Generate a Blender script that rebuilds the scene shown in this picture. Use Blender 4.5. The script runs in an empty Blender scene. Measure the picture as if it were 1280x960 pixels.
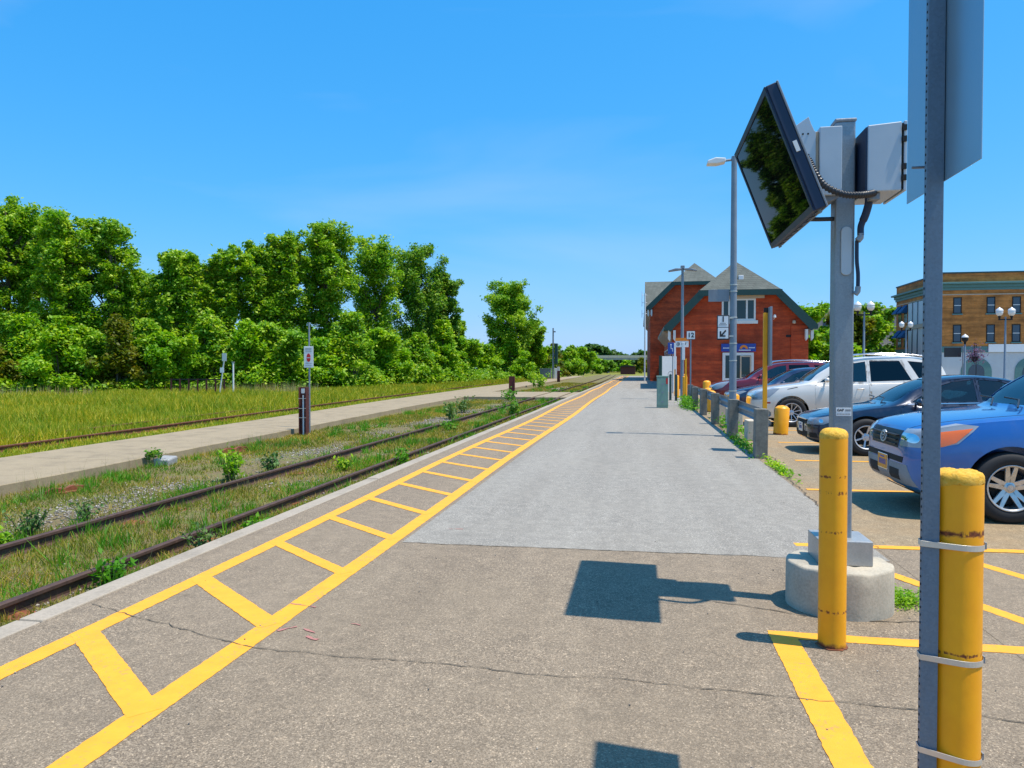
import bpy, bmesh, math, random
import numpy as np
from mathutils import Vector, Matrix
R = math.radians
C = bpy.context.scene.collection
scene = bpy.context.scene

# ------------------------------------------------------------ camera
cam = bpy.data.objects.new('camera', bpy.data.cameras.new('camera'))
C.objects.link(cam)
cam.location = (0, 0, 1.58)
cam.rotation_euler = (R(90 - 1.24), 0, math.atan(160 / 924))
cam.data.sensor_width = 36
cam.data.lens = 924 / 1280 * 36
cam.data.clip_start = 0.05
cam.data.clip_end = 6000
scene.camera = cam

# ------------------------------------------------------------ sky and sun
SUN = Vector((0.367, -0.06, 1)).normalized()
elev = math.asin(SUN.z)
azim = math.atan2(SUN.x, SUN.y)
world = bpy.data.worlds.new('World')
scene.world = world
world.use_nodes = True
nt = world.node_tree
nt.nodes.clear()
wo = nt.nodes.new('ShaderNodeOutputWorld')
bg = nt.nodes.new('ShaderNodeBackground')
sky = nt.nodes.new('ShaderNodeTexSky')
sky.sky_type = 'NISHITA'
sky.sun_disc = False
sky.sun_elevation = elev
sky.sun_rotation = azim
sky.altitude = 0
sky.air_density = 1.0
sky.dust_density = 0.7
sky.ozone_density = 1.5
# colour response of the camera: deeper, flatter blue over the whole sky
sep_ = nt.nodes.new('ShaderNodeSeparateColor')
cmb_ = nt.nodes.new('ShaderNodeCombineColor')
nt.links.new(sky.outputs['Color'], sep_.inputs['Color'])
for ch, k_, g_ in (('Red', 0.165, 1.48), ('Green', 1.16, 0.57), ('Blue', 2.95, 0.3)):
    pw = nt.nodes.new('ShaderNodeMath'); pw.operation = 'POWER'; pw.inputs[1].default_value = g_
    ml = nt.nodes.new('ShaderNodeMath'); ml.operation = 'MULTIPLY'; ml.inputs[1].default_value = k_
    nt.links.new(sep_.outputs[ch], pw.inputs[0]); nt.links.new(pw.outputs[0], ml.inputs[0]); nt.links.new(ml.outputs[0], cmb_.inputs[ch])
# thin high cirrus wisps
tc = nt.nodes.new('ShaderNodeTexCoord')
mp = nt.nodes.new('ShaderNodeMapping')
mp.inputs['Scale'].default_value = (1.2, 1.0, 4.0)
mp.inputs['Rotation'].default_value = (0.3, 0.7, 0.2)
nz = nt.nodes.new('ShaderNodeTexNoise')
nz.inputs['Scale'].default_value = 1.6
nz.inputs['Detail'].default_value = 8
nz.inputs['Distortion'].default_value = 0.6
nz.inputs['Roughness'].default_value = 0.45
cr = nt.nodes.new('ShaderNodeMapRange')
cr.inputs['From Min'].default_value = 0.50
cr.inputs['From Max'].default_value = 0.85
cr.inputs['To Max'].default_value = 0.26
mx = nt.nodes.new('ShaderNodeMix')
mx.data_type = 'RGBA'
mx.inputs['B'].default_value = (3.4, 3.9, 4.9, 1)
L = nt.links.new
L(tc.outputs['Generated'], mp.inputs['Vector'])
L(mp.outputs['Vector'], nz.inputs['Vector'])
L(nz.outputs['Fac'], cr.inputs['Value'])
L(cmb_.outputs['Color'], mx.inputs['A'])
L(cr.outputs['Result'], mx.inputs['Factor'])
L(mx.outputs['Result'], bg.inputs['Color'])
bg.inputs['Strength'].default_value = 0.15
L(bg.outputs['Background'], wo.inputs['Surface'])

sun = bpy.data.objects.new('sun', bpy.data.lights.new('sun', 'SUN'))
C.objects.link(sun)
sun.data.energy = 3.9
sun.data.angle = R(0.53)
sun.data.color = (1.0, 0.93, 0.82)
sun.rotation_euler = (-SUN).to_track_quat('-Z', 'Y').to_euler()
scene.view_settings.view_transform = 'Standard'
scene.view_settings.look = 'None'
scene.view_settings.exposure = 0.55
scene.view_settings.gamma = 1

random.seed(7)
rng = np.random.default_rng(7)

# ------------------------------------------------------------ tagging
def tag(o, label=None, cat=None, group=None, kind=None):
    if label: o['label'] = label
    if cat: o['category'] = cat
    if group: o['group'] = group
    if kind: o['kind'] = kind
    return o

def thing(name, label, cat, loc=(0, 0, 0), rz=0, group=None):
    o = bpy.data.objects.new(name, None)
    o.empty_display_size = 0.2
    C.objects.link(o)
    o.location = loc
    o.rotation_euler = (0, 0, rz)
    return tag(o, label, cat, group)

def copy_tree(o, parent=None):
    c = o.copy()
    C.objects.link(c)
    if parent: c.parent = parent
    for ch in [x for x in bpy.data.objects if x.parent == o]:
        copy_tree(ch, c)
    return c

# ------------------------------------------------------------ mesh collector
class MB:
    def __init__(s):
        s.v = []; s.f = []
    def add(s, vs, fs):
        n = len(s.v)
        s.v += [tuple(v) for v in vs]
        s.f += [tuple(i + n for i in f) for f in fs]
        return s
    def box(s, x0, x1, y0, y1, z0, z1, M=None):
        vs = [Vector(p) for p in ((x0,y0,z0),(x1,y0,z0),(x1,y1,z0),(x0,y1,z0),(x0,y0,z1),(x1,y0,z1),(x1,y1,z1),(x0,y1,z1))]
        if M: vs = [M @ v for v in vs]
        return s.add(vs, [(0,3,2,1),(4,5,6,7),(0,1,5,4),(1,2,6,5),(2,3,7,6),(3,0,4,7)])
    def prism(s, poly, a, b, axis='y', M=None):
        # poly: 2d points; axis y -> (x,z), x -> (y,z), z -> (x,y)
        n = len(poly)
        def P(p, t):
            return {'y': (p[0], t, p[1]), 'x': (t, p[0], p[1]), 'z': (p[0], p[1], t)}[axis]
        vs = [Vector(P(p, a)) for p in poly] + [Vector(P(p, b)) for p in poly]
        if M: vs = [M @ v for v in vs]
        return s.add(vs, [tuple(range(n)), tuple(range(2*n-1, n-1, -1))] + [((i+1) % n, i, i+n, (i+1) % n + n) for i in range(n)])
    def tube(s, pts, r, n=10, cap=True):
        pts = [Vector(p) for p in pts]
        rs = r if hasattr(r, '__len__') else [r] * len(pts)
        vs = []; fs = []
        a = None
        for i, p in enumerate(pts):
            d = (pts[min(i+1, len(pts)-1)] - pts[max(i-1, 0)]).normalized()
            if a is None:
                a = d.cross(Vector((0.13, 0.07, 1)))
                if a.length < 0.2: a = d.cross(Vector((1, 0, 0)))
            a = a - d*a.dot(d)
            a.normalize(); b = d.cross(a)
            for k in range(n):
                t = 2*math.pi*k/n
                vs.append(p + (a*math.cos(t) + b*math.sin(t)) * rs[i])
        for i in range(len(pts)-1):
            for k in range(n):
                fs.append((i*n+k, i*n+(k+1) % n, (i+1)*n+(k+1) % n, (i+1)*n+k))
        if cap:
            fs.append(tuple(range(n-1, -1, -1)))
            fs.append(tuple(range((len(pts)-1)*n, len(pts)*n)))
        return s.add(vs, fs)
    def lathe(s, prof, n=24, M=None, closed=False):
        # prof: (r,z) list about z
        vs = []; fs = []
        for r_, z in prof:
            for k in range(n):
                t = 2*math.pi*k/n
                v = Vector((r_*math.cos(t), r_*math.sin(t), z))
                vs.append(M @ v if M else v)
        m = len(prof)
        for i in range(m if closed else m-1):
            j = (i+1) % m
            for k in range(n):
                fs.append((i*n+k, i*n+(k+1) % n, j*n+(k+1) % n, j*n+k))
        if not closed:
            if prof[0][0] > 1e-4: fs.append(tuple(range(n-1, -1, -1)))
            if prof[-1][0] > 1e-4: fs.append(tuple(range((m-1)*n, m*n)))
        return s.add(vs, fs)
    def sheet(s, poly, z):
        return s.add([(x, y, z) for x, y in poly], [tuple(range(len(poly)))])
    def mesh(s, name):
        me = bpy.data.meshes.new(name)
        me.from_pydata(s.v, [], s.f)
        me.update()
        return me
    def build(s, name, m, parent=None, smooth=None, bev=0, seg=2, loc=None, fix=True):
        me = s.mesh(name)
        if fix:
            b = bmesh.new(); b.from_mesh(me)
            bmesh.ops.remove_doubles(b, verts=b.verts, dist=1e-5)
            bmesh.ops.recalc_face_normals(b, faces=b.faces)
            b.to_mesh(me); b.free()
        if m: me.materials.append(m)
        if smooth is not None:
            for p in me.polygons: p.use_smooth = True
            me.set_sharp_from_angle(angle=R(smooth))
        o = bpy.data.objects.new(name, me)
        C.objects.link(o)
        if parent: o.parent = parent
        if loc: o.location = loc
        if bev:
            mo = o.modifiers.new('bevel', 'BEVEL')
            mo.width = bev; mo.segments = seg; mo.limit_method = 'ANGLE'; mo.angle_limit = R(40)
        return o

def np_mesh(name, verts, faces, m, parent=None, smooth=False):
    # verts (N,3), faces (M,k) same size
    me = bpy.data.meshes.new(name)
    k = faces.shape[1]
    me.vertices.add(len(verts)); me.vertices.foreach_set('co', verts.astype(np.float32).ravel())
    me.loops.add(faces.size); me.loops.foreach_set('vertex_index', faces.astype(np.int32).ravel())
    me.polygons.add(len(faces)); me.polygons.foreach_set('loop_start', np.arange(len(faces), dtype=np.int32) * k)
    me.update(calc_edges=True)
    if smooth: me.polygons.foreach_set('use_smooth', np.ones(len(faces), dtype=bool))
    me.materials.append(m)
    o = bpy.data.objects.new(name, me)
    C.objects.link(o)
    if parent: o.parent = parent
    return o

# ------------------------------------------------------------ materials
class NT:
    def __init__(s, name):
        s.m = bpy.data.materials.new(name); s.m.use_nodes = True
        s.t = s.m.node_tree; s.t.nodes.clear()
        s.out = s.n('OutputMaterial')
    def n(s, k, **kw):
        x = s.t.nodes.new('ShaderNode' + k)
        for a, b in kw.items(): setattr(x, a, b)
        return x
    def l(s, a, b): s.t.links.new(a, b)
    def coord(s, which='Object'):
        if which == 'World': return s.n('NewGeometry').outputs['Position']
        return s.n('TexCoord').outputs[which]
    def noise(s, scale, detail=4, rough=0.55, vec=None, which='World', mapscale=None):
        v = vec or s.coord(which)
        if mapscale:
            mp = s.n('Mapping'); mp.inputs['Scale'].default_value = mapscale
            s.l(v, mp.inputs['Vector']); v = mp.outputs['Vector']
        x = s.n('TexNoise'); x.inputs['Scale'].default_value = scale
        x.inputs['Detail'].default_value = detail; x.inputs['Roughness'].default_value = rough
        s.l(v, x.inputs['Vector'])
        return x.outputs['Fac']
    def ramp(s, fac, stops):
        x = s.n('ValToRGB'); e = x.color_ramp.elements
        e[0].position = stops[0][0]; e[0].color = (*stops[0][1], 1)
        e[1].position = stops[-1][0]; e[1].color = (*stops[-1][1], 1)
        for p, c in stops[1:-1]:
            q = e.new(p); q.color = (*c, 1)
        s.l(fac, x.inputs['Fac'])
        return x.outputs['Color']
    def rng(s, fac, a, b, c=0, d=1):
        x = s.n('MapRange'); x.inputs['From Min'].default_value = a; x.inputs['From Max'].default_value = b
        x.inputs['To Min'].default_value = c; x.inputs['To Max'].default_value = d
        s.l(fac, x.inputs['Value']); return x.outputs['Result']
    def mix(s, fac, a, b, mode='MIX'):
        x = s.n('Mix', data_type='RGBA', blend_type=mode)
        for sock, val in ((x.inputs['Factor'], fac), (x.inputs['A'], a), (x.inputs['B'], b)):
            if isinstance(val, (int, float)): sock.default_value = val
            elif isinstance(val, tuple): sock.default_value = (*val, 1)
            else: s.l(val, sock)
        return x.outputs['Result']
    def math(s, op, a, b=0.5):
        x = s.n('Math', operation=op)
        for i, val in enumerate((a, b)):
            if isinstance(val, (int, float)): x.inputs[i].default_value = val
            else: s.l(val, x.inputs[i])
        return x.outputs[0]
    def bsdf(s, color, rough=0.6, metal=0.0, bump=None, bstr=0.3, bdist=0.01, **kw):
        p = s.n('BsdfPrincipled')
        for k, val in (('Base Color', color), ('Roughness', rough), ('Metallic', metal)):
            if isinstance(val, (int, float)): p.inputs[k].default_value = val
            elif isinstance(val, tuple): p.inputs[k].default_value = (*val, 1)
            else: s.l(val, p.inputs[k])
        for k, val in kw.items(): p.inputs[k.replace('_', ' ')].default_value = val
        if bump is not None:
            b = s.n('Bump'); b.inputs['Strength'].default_value = bstr; b.inputs['Distance'].default_value = bdist
            s.l(bump, b.inputs['Height']); s.l(b.outputs['Normal'], p.inputs['Normal'])
        s.l(p.outputs['BSDF'], s.out.inputs['Surface'])
        return p

def plain(name, col, rough=0.6, metal=0.0, var=0.12, scale=6.0, bstr=0.15, bscale=60, **kw):
    t = NT(name)
    f = t.noise(scale, 5, 0.6, which='Object')
    a = tuple(c*(1-var) for c in col); b = tuple(min(1, c*(1+var)) for c in col)
    c = t.ramp(f, [(0.3, a), (0.7, b)])
    rr = t.rng(f, 0.3, 0.7, max(0, rough-0.06), min(1, rough+0.06))
    t.bsdf(c, rr, metal, bump=t.noise(bscale, 3, which='Object') if bstr else None, bstr=bstr, bdist=0.003, **kw)
    return t.m

def asphalt(name, dark, light, tint_big, grains=95.0):
    t = NT(name)
    pos = t.coord('World')
    v = t.n('TexVoronoi'); v.inputs['Scale'].default_value = grains; v.inputs['Randomness'].default_value = 1.0
    t.l(pos, v.inputs['Vector'])
    sep = t.n('SeparateColor'); t.l(v.outputs['Color'], sep.inputs['Color'])
    v2 = t.n('TexVoronoi'); v2.inputs['Scale'].default_value = grains*0.47; t.l(pos, v2.inputs['Vector'])
    sp2 = t.n('SeparateColor'); t.l(v2.outputs['Color'], sp2.inputs['Color'])
    grain = t.ramp(sep.outputs['Red'], [(0.0, tuple(c*0.62 for c in dark)), (0.45, dark), (0.72, light), (0.93, light), (1.0, tuple(min(.8, c*1.9) for c in light))])
    big = t.noise(0.55, 6, 0.62, pos)
    mid = t.noise(7.0, 5, 0.6, pos)
    grain = t.mix(1.0, grain, t.ramp(sp2.outputs['Green'], [(0.0, (0.80, 0.80, 0.80)), (0.8, (1.06, 1.06, 1.06)), (1.0, (1.35, 1.33, 1.3))]), 'MULTIPLY')
    c = t.mix(t.rng(big, 0.36, 0.66, 0, 0.6), grain, tint_big)
    c = t.mix(1.0, c, t.ramp(mid, [(0.3, (0.86, 0.86, 0.86)), (0.7, (1.1, 1.1, 1.1))]), 'MULTIPLY')
    long = t.noise(1.0, 4, 0.6, pos, mapscale=(1.8, 0.12, 1))
    c = t.mix(1.0, c, t.ramp(long, [(0.3, (0.9, 0.89, 0.88)), (0.65, (1.06, 1.06, 1.06))]), 'MULTIPLY')
    spots = t.noise(3.3, 3, 0.7, pos)
    c = t.mix(t.rng(spots, 0.68, 0.78, 0, 0.45), c, tuple(x*0.5 for x in dark))
    stain = t.noise(0.9, 6, 0.72, pos, mapscale=(1, 0.6, 1))
    c = t.mix(t.rng(stain, 0.56, 0.72, 0, 0.32), c, tuple(x*0.62 for x in dark))
    c = t.mix(t.rng(t.noise(1.7, 5, 0.7, pos), 0.60, 0.76, 0, 0.3), c, tuple(min(1, x*1.12) for x in light))
    vs_ = t.n('TexVoronoi'); vs_.inputs['Scale'].default_value = 9; t.l(pos, vs_.inputs['Vector'])
    c = t.mix(t.rng(vs_.outputs['Distance'], 0.035, 0.02, 0, 0.6), c, tuple(x*0.3 for x in dark))
    t.bsdf(c, 0.88, 0, bump=v.outputs['Distance'], bstr=0.5, bdist=0.004)
    return t.m

def paint_line(name, col):
    t = NT(name)
    pos = t.coord('World')
    wear = t.noise(38, 6, 0.7, pos)
    wear2 = t.noise(3.0, 4, 0.6, pos)
    s = t.math('ADD', wear, t.math('MULTIPLY', wear2, 0.45))
    hole = t.rng(s, 0.80, 0.90)
    c = t.ramp(t.noise(9, 5, 0.6, pos), [(0.3, tuple(x*0.86 for x in col)), (0.7, col)])
    c = t.mix(hole, c, t.mix(0.45, (0.22, 0.18, 0.12), col))
    t.bsdf(c, 0.7, 0, bump=t.noise(110, 3, 0.6, pos), bstr=0.35, bdist=0.003)
    return t.m

def leafmat(name, cols, trans=0.35, rough=0.55):
    t = NT(name)
    g = t.n('NewGeometry')
    c = t.ramp(g.outputs['Random Per Island'], [(i/(len(cols)-1), k) for i, k in enumerate(cols)])
    clump = t.noise(0.45, 4, 0.6)
    c = t.mix(1.0, c, t.ramp(clump, [(0.34, (0.62, 0.82, 0.8)), (0.66, (1.35, 1.15, 0.95))]), 'MULTIPLY')
    p = t.n('BsdfPrincipled'); t.l(c, p.inputs['Base Color']); p.inputs['Roughness'].default_value = rough
    p.inputs['Specular IOR Level'].default_value = 0.35
    tr = t.n('BsdfTranslucent')
    t.l(t.mix(1.0, c, (1.3, 1.25, 0.5), 'MULTIPLY'), tr.inputs['Color'])
    ms = t.n('MixShader'); ms.inputs[0].default_value = trans
    t.l(p.outputs[0], ms.inputs[1]); t.l(tr.outputs[0], ms.inputs[2]); t.l(ms.outputs[0], t.out.inputs['Surface'])
    return t.m

def brick(name, c1, c2, mortar, scale=1.0, band=None):
    t = NT(name)
    # wall coordinate: (x+y, z)
    pos = t.coord('World'); sp = t.n('SeparateXYZ'); t.l(pos, sp.inputs[0])
    cb = t.n('CombineXYZ'); t.l(t.math('ADD', sp.outputs['X'], sp.outputs['Y']), cb.inputs['X']); t.l(sp.outputs['Z'], cb.inputs['Y'])
    b = t.n('TexBrick'); t.l(cb.outputs[0], b.inputs['Vector'])
    b.inputs['Color1'].default_value = (*c1, 1); b.inputs['Color2'].default_value = (*c2, 1); b.inputs['Mortar'].default_value = (*mortar, 1)
    b.inputs['Scale'].default_value = 1; b.inputs['Brick Width'].default_value = 0.22*scale; b.inputs['Row Height'].default_value = 0.075*scale
    b.inputs['Mortar Size'].default_value = 0.006; b.inputs['Bias'].default_value = 0
    st = t.noise(0.8, 5, 0.65, pos)
    c = t.mix(1.0, b.outputs['Color'], t.ramp(st, [(0.3, (0.60, 0.58, 0.56)), (0.7, (1.22, 1.18, 1.15))]), 'MULTIPLY')
    lay = t.noise(1.0, 3, 0.6, pos, mapscale=(0.15, 0.15, 2.6))
    c = t.mix(1.0, c, t.ramp(lay, [(0.35, (0.68, 0.68, 0.68)), (0.65, (1.18, 1.18, 1.18))]), 'MULTIPLY')
    t.bsdf(c, 0.85, 0, bump=b.outputs['Fac'], bstr=0.3, bdist=-0.01)
    return t.m

M = {}
M['asphalt_warm'] = asphalt('asphalt_warm', (0.22, 0.165, 0.107), (0.30, 0.232, 0.157), (0.255, 0.195, 0.127), 170)
M['asphalt_grey'] = asphalt('asphalt_grey', (0.27, 0.245, 0.203), (0.33, 0.30, 0.252), (0.297, 0.268, 0.22), 180)
M['asphalt_lot'] = asphalt('asphalt_lot', (0.25, 0.195, 0.115), (0.33, 0.26, 0.165), (0.36, 0.225, 0.10), 150)
M['crack'] = plain('crack_dirt', (0.10, 0.08, 0.055), 0.95, var=0.35, scale=30)
M['yellow_line'] = paint_line('yellow_line_paint', (0.92, 0.40, 0.02))
M['red_spray'] = paint_line('red_spray_paint', (0.46, 0.19, 0.15))

def concrete(name, col, scale=1.0):
    t = NT(name)
    pos = t.coord('World')
    a = t.noise(2.2*scale, 7, 0.65, pos); b = t.noise(45*scale, 4, 0.65, pos)
    c = t.ramp(a, [(0.28, tuple(x*0.72 for x in col)), (0.5, col), (0.75, tuple(min(.85, x*1.12) for x in col))])
    c = t.mix(1.0, c, t.ramp(b, [(0.3, (0.82, 0.82, 0.82)), (0.6, (1.05, 1.05, 1.05))]), 'MULTIPLY')
    pits = t.noise(16*scale, 3, 0.7, pos)
    c = t.mix(t.rng(pits, 0.70, 0.78, 0, 0.55), c, tuple(x*0.35 for x in col))
    t.bsdf(c, 0.88, 0, bump=b, bstr=0.4, bdist=0.004)
    return t.m
M['kerb'] = concrete('kerb_concrete', (0.37, 0.31, 0.235))
M['slab'] = concrete('old_platform_concrete', (0.33, 0.255, 0.155))
M['block'] = concrete('block_concrete', (0.56, 0.50, 0.40))
M['base'] = concrete('base_concrete', (0.46, 0.40, 0.30), 1.4)
M['bridge'] = concrete('bridge_concrete', (0.36, 0.36, 0.35), 0.3)

def soil(name, cols, scale=1.2):
    t = NT(name); pos = t.coord('World')
    a = t.noise(scale, 8, 0.7, pos); b = t.noise(26, 5, 0.7, pos)
    c = t.ramp(a, cols)
    c = t.mix(1.0, c, t.ramp(b, [(0.3, (0.6, 0.6, 0.6)), (0.65, (1.25, 1.25, 1.25))]), 'MULTIPLY')
    t.bsdf(c, 0.95, 0, bump=b, bstr=0.8, bdist=0.03)
    return t.m
M['trackbed'] = soil('trackbed_soil', [(0.28, (0.11, 0.09, 0.03)), (0.45, (0.19, 0.14, 0.06)), (0.58, (0.15, 0.155, 0.03)), (0.75, (0.26, 0.20, 0.11))], 1.1)
M['field'] = soil('field_soil', [(0.3, (0.13, 0.17, 0.006)), (0.5, (0.20, 0.20, 0.008)), (0.72, (0.28, 0.22, 0.025))], 0.25)

def gravelmat():
    t = NT('ballast_stone'); g = t.n('NewGeometry')
    c = t.ramp(g.outputs['Random Per Island'], [(0, (0.12, 0.10, 0.08)), (0.4, (0.24, 0.205, 0.17)), (0.8, (0.34, 0.30, 0.25)), (1, (0.50, 0.46, 0.40))])
    t.bsdf(c, 0.9); return t.m
M['gravel'] = gravelmat()

def rustmat(name, a, b, c3, rough=0.75):
    t = NT(name)
    c = t.ramp(t.noise(9, 6, 0.7), [(0.3, a), (0.55, b), (0.75, c3)])
    t.bsdf(c, rough, 0.2, bump=t.noise(60, 4), bstr=0.3, bdist=0.003); return t.m
M['rail'] = rustmat('rail_rust', (0.055, 0.032, 0.025), (0.10, 0.055, 0.04), (0.16, 0.085, 0.055))
M['rail_red'] = rustmat('far_rail_rust', (0.10, 0.035, 0.02), (0.20, 0.07, 0.035), (0.28, 0.12, 0.07))
M['rustplate'] = rustmat('rust_plate', (0.12, 0.04, 0.02), (0.28, 0.09, 0.035), (0.35, 0.15, 0.08))
M['brownpost'] = rustmat('brown_post_steel', (0.07, 0.018, 0.014), (0.11, 0.03, 0.024), (0.16, 0.055, 0.04))

def galv(name, col=(0.36, 0.39, 0.42), rough=0.48, metal=0.55):
    t = NT(name)
    v = t.n('TexVoronoi'); v.inputs['Scale'].default_value = 130; t.l(t.coord('Object'), v.inputs['Vector'])
    sep = t.n('SeparateColor'); t.l(v.outputs['Color'], sep.inputs['Color'])
    c = t.ramp(sep.outputs['Red'], [(0, tuple(x*0.93 for x in col)), (1, tuple(x*1.06 for x in col))])
    st = t.noise(5, 6, 0.7, which='Object', mapscale=(1, 1, 0.25))
    c = t.mix(1.0, c, t.ramp(st, [(0.3, (0.8, 0.8, 0.82)), (0.7, (1.1, 1.1, 1.1))]), 'MULTIPLY')
    t.bsdf(c, t.rng(sep.outputs['Green'], 0, 1, rough-0.08, rough+0.1), metal); return t.m
M['galv'] = galv('galvanised_steel', (0.27, 0.31, 0.34), 0.5, 0.45)
M['galv_dull'] = galv('dull_galvanised_steel', (0.25, 0.28, 0.31), 0.6, 0.4)
M['alu'] = plain('painted_sheet_steel', (0.44, 0.50, 0.55), 0.45, 0.15, var=0.06, scale=3, bstr=0.05)
M['signback'] = plain('aluminium_sign_back', (0.27, 0.41, 0.50), 0.35, 0.45, var=0.06, scale=2)
M['cabinet'] = plain('grey_cabinet_paint', (0.55, 0.58, 0.60), 0.45, 0.1, var=0.05)
M['white_metal'] = plain('white_painted_metal', (0.72, 0.72, 0.72), 0.4, 0.1, var=0.05)
M['black_plastic'] = plain('black_plastic', (0.018, 0.02, 0.025), 0.4, var=0.2)
M['screen_frame'] = plain('screen_frame_blue_black', (0.008, 0.022, 0.06), 0.5, 0.0, var=0.1, bstr=0)
M['dark'] = plain('dark_interior', (0.012, 0.012, 0.012), 0.8, var=0.2)
M['strap'] = plain('steel_band', (0.60, 0.57, 0.50), 0.4, 0.5, var=0.1)
M['white_sign'] = plain('white_sign_sheet', (0.78, 0.78, 0.77), 0.45, var=0.03, bstr=0)
M['black_sign'] = plain('black_sign_print', (0.02, 0.02, 0.022), 0.5, bstr=0)
M['red_sign'] = plain('red_sign_print', (0.62, 0.02, 0.02), 0.5, var=0.05, bstr=0)
M['orange_sign'] = plain('orange_sign_print', (0.82, 0.24, 0.02), 0.5, var=0.05, bstr=0)
M['blue_sign'] = plain('blue_sign_print', (0.015, 0.06, 0.32), 0.5, var=0.05, bstr=0)
M['grey_print'] = plain('grey_sign_print', (0.22, 0.23, 0.24), 0.5, bstr=0)
M['pole_blue'] = plain('grey_blue_pole_paint', (0.20, 0.25, 0.30), 0.5, 0.2, var=0.1)
M['post_wood'] = plain('grey_weathered_post', (0.185, 0.175, 0.145), 0.85, var=0.3, scale=14, bstr=0.5, bscale=40)
M['util_green'] = plain('utility_green', (0.20, 0.32, 0.25), 0.55, var=0.08)
M['dark_green'] = plain('dark_green_paint', (0.010, 0.050, 0.045), 0.5, var=0.15)
M['white_trim'] = plain('white_trim_paint', (0.72, 0.70, 0.66), 0.6, var=0.05)
M['beige_trim'] = plain('beige_timber_trim', (0.52, 0.40, 0.28), 0.7, var=0.12)
M['bark'] = plain('tree_bark', (0.10, 0.08, 0.06), 0.9, var=0.4, scale=5, bstr=0.6, bscale=14)
M['brick_red'] = brick('station_red_brick', (0.46, 0.052, 0.010), (0.58, 0.078, 0.016), (0.34, 0.09, 0.04), 1.4)
M['brick_brown'] = brick('brown_block_brick', (0.58, 0.205, 0.035), (0.66, 0.245, 0.05), (0.46, 0.25, 0.11), 1.6)

def shingle():
    t = NT('roof_shingles'); pos = t.coord('World')
    b = t.n('TexBrick'); b.inputs['Scale'].default_value = 1; b.inputs['Brick Width'].default_value = 0.5; b.inputs['Row Height'].default_value = 0.16
    b.inputs['Mortar Size'].default_value = 0.02
    b.inputs['Color1'].default_value = (0.105, 0.118, 0.100, 1); b.inputs['Color2'].default_value = (0.14, 0.15, 0.128, 1); b.inputs['Mortar'].default_value = (0.08, 0.085, 0.075, 1)
    sp = t.n('SeparateXYZ'); t.l(pos, sp.inputs[0]); cb = t.n('CombineXYZ')
    t.l(t.math('ADD', sp.outputs['X'], sp.outputs['Y']), cb.inputs['X']); t.l(sp.outputs['Z'], cb.inputs['Y']); t.l(cb.outputs[0], b.inputs['Vector'])
    c = t.mix(1.0, b.outputs['Color'], t.ramp(t.noise(1.2, 6, 0.65, pos), [(0.3, (0.8, 0.8, 0.8)), (0.7, (1.15, 1.15, 1.15))]), 'MULTIPLY')
    t.bsdf(c, 0.9); return t.m
M['shingle'] = shingle()

def yellow_post(name, bands):
    t = NT(name)
    obj = t.coord('Object'); sp = t.n('SeparateXYZ'); t.l(obj, sp.inputs[0])
    col = t.ramp(t.noise(7, 5, 0.6, obj), [(0.3, (0.86, 0.34, 0.002)), (0.7, (0.94, 0.41, 0.003))])
    r1 = t.noise(28, 6, 0.75, obj, mapscale=(1, 1, 0.5))
    chips = t.rng(r1, 0.715, 0.735)
    low = t.rng(t.math('ADD', sp.outputs['Z'], t.math('MULTIPLY', t.noise(20, 4, 0.6, obj), 0.09)), 0.085, 0.055)
    tot = t.math('MAXIMUM', chips, low)
    for zb, wd, cut in bands:
        d = t.math('ABSOLUTE', t.math('SUBTRACT', sp.outputs['Z'], zb))
        d = t.math('SUBTRACT', d, t.math('MULTIPLY', t.math('SUBTRACT', t.noise(45, 3, 0.6, obj), 0.5), 0.03))
        near = t.rng(d, wd, wd*0.3)
        br = t.rng(t.noise(24, 4, 0.7, obj, mapscale=(1, 1, 0.4)), cut, cut+0.06)
        tot = t.math('MAXIMUM', tot, t.math('MULTIPLY', near, br))
    col = t.mix(tot, col, t.ramp(t.noise(60, 4, 0.6, obj), [(0.35, (0.10, 0.025, 0.01)), (0.65, (0.27, 0.075, 0.02))]))
    t.bsdf(col, t.rng(tot, 0, 1, 0.42, 0.9), 0, bump=t.math('SUBTRACT', t.noise(35, 3, 0.5, obj), tot), bstr=0.25, bdist=0.002)
    return t.m
M['yellow_a'] = yellow_post('yellow_bollard_paint', [(0.21, 0.010, 0.44), (0.88, 0.012, 0.50), (0.66, 0.008, 0.52), (0.97, 0.008, 0.52)])
M['yellow_b'] = yellow_post('yellow_strapped_bollard_paint', [(1.045, 0.012, 0.42), (0.655, 0.006, 0.46)])
M['yellow_c'] = yellow_post('yellow_small_post_paint', [(0.3, 0.006, 0.6)])
def capmat():
    t = NT('yellow_rough_cap'); obj = t.coord('Object')
    f = t.noise(60, 6, 0.75, obj)
    c = t.ramp(f, [(0.30, (0.55, 0.24, 0.02)), (0.42, (0.85, 0.44, 0.03)), (0.7, (0.93, 0.58, 0.10))])
    t.bsdf(c, 0.85, 0, bump=f, bstr=0.9, bdist=0.012); return t.m
M['yellow_cap'] = capmat()

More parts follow.
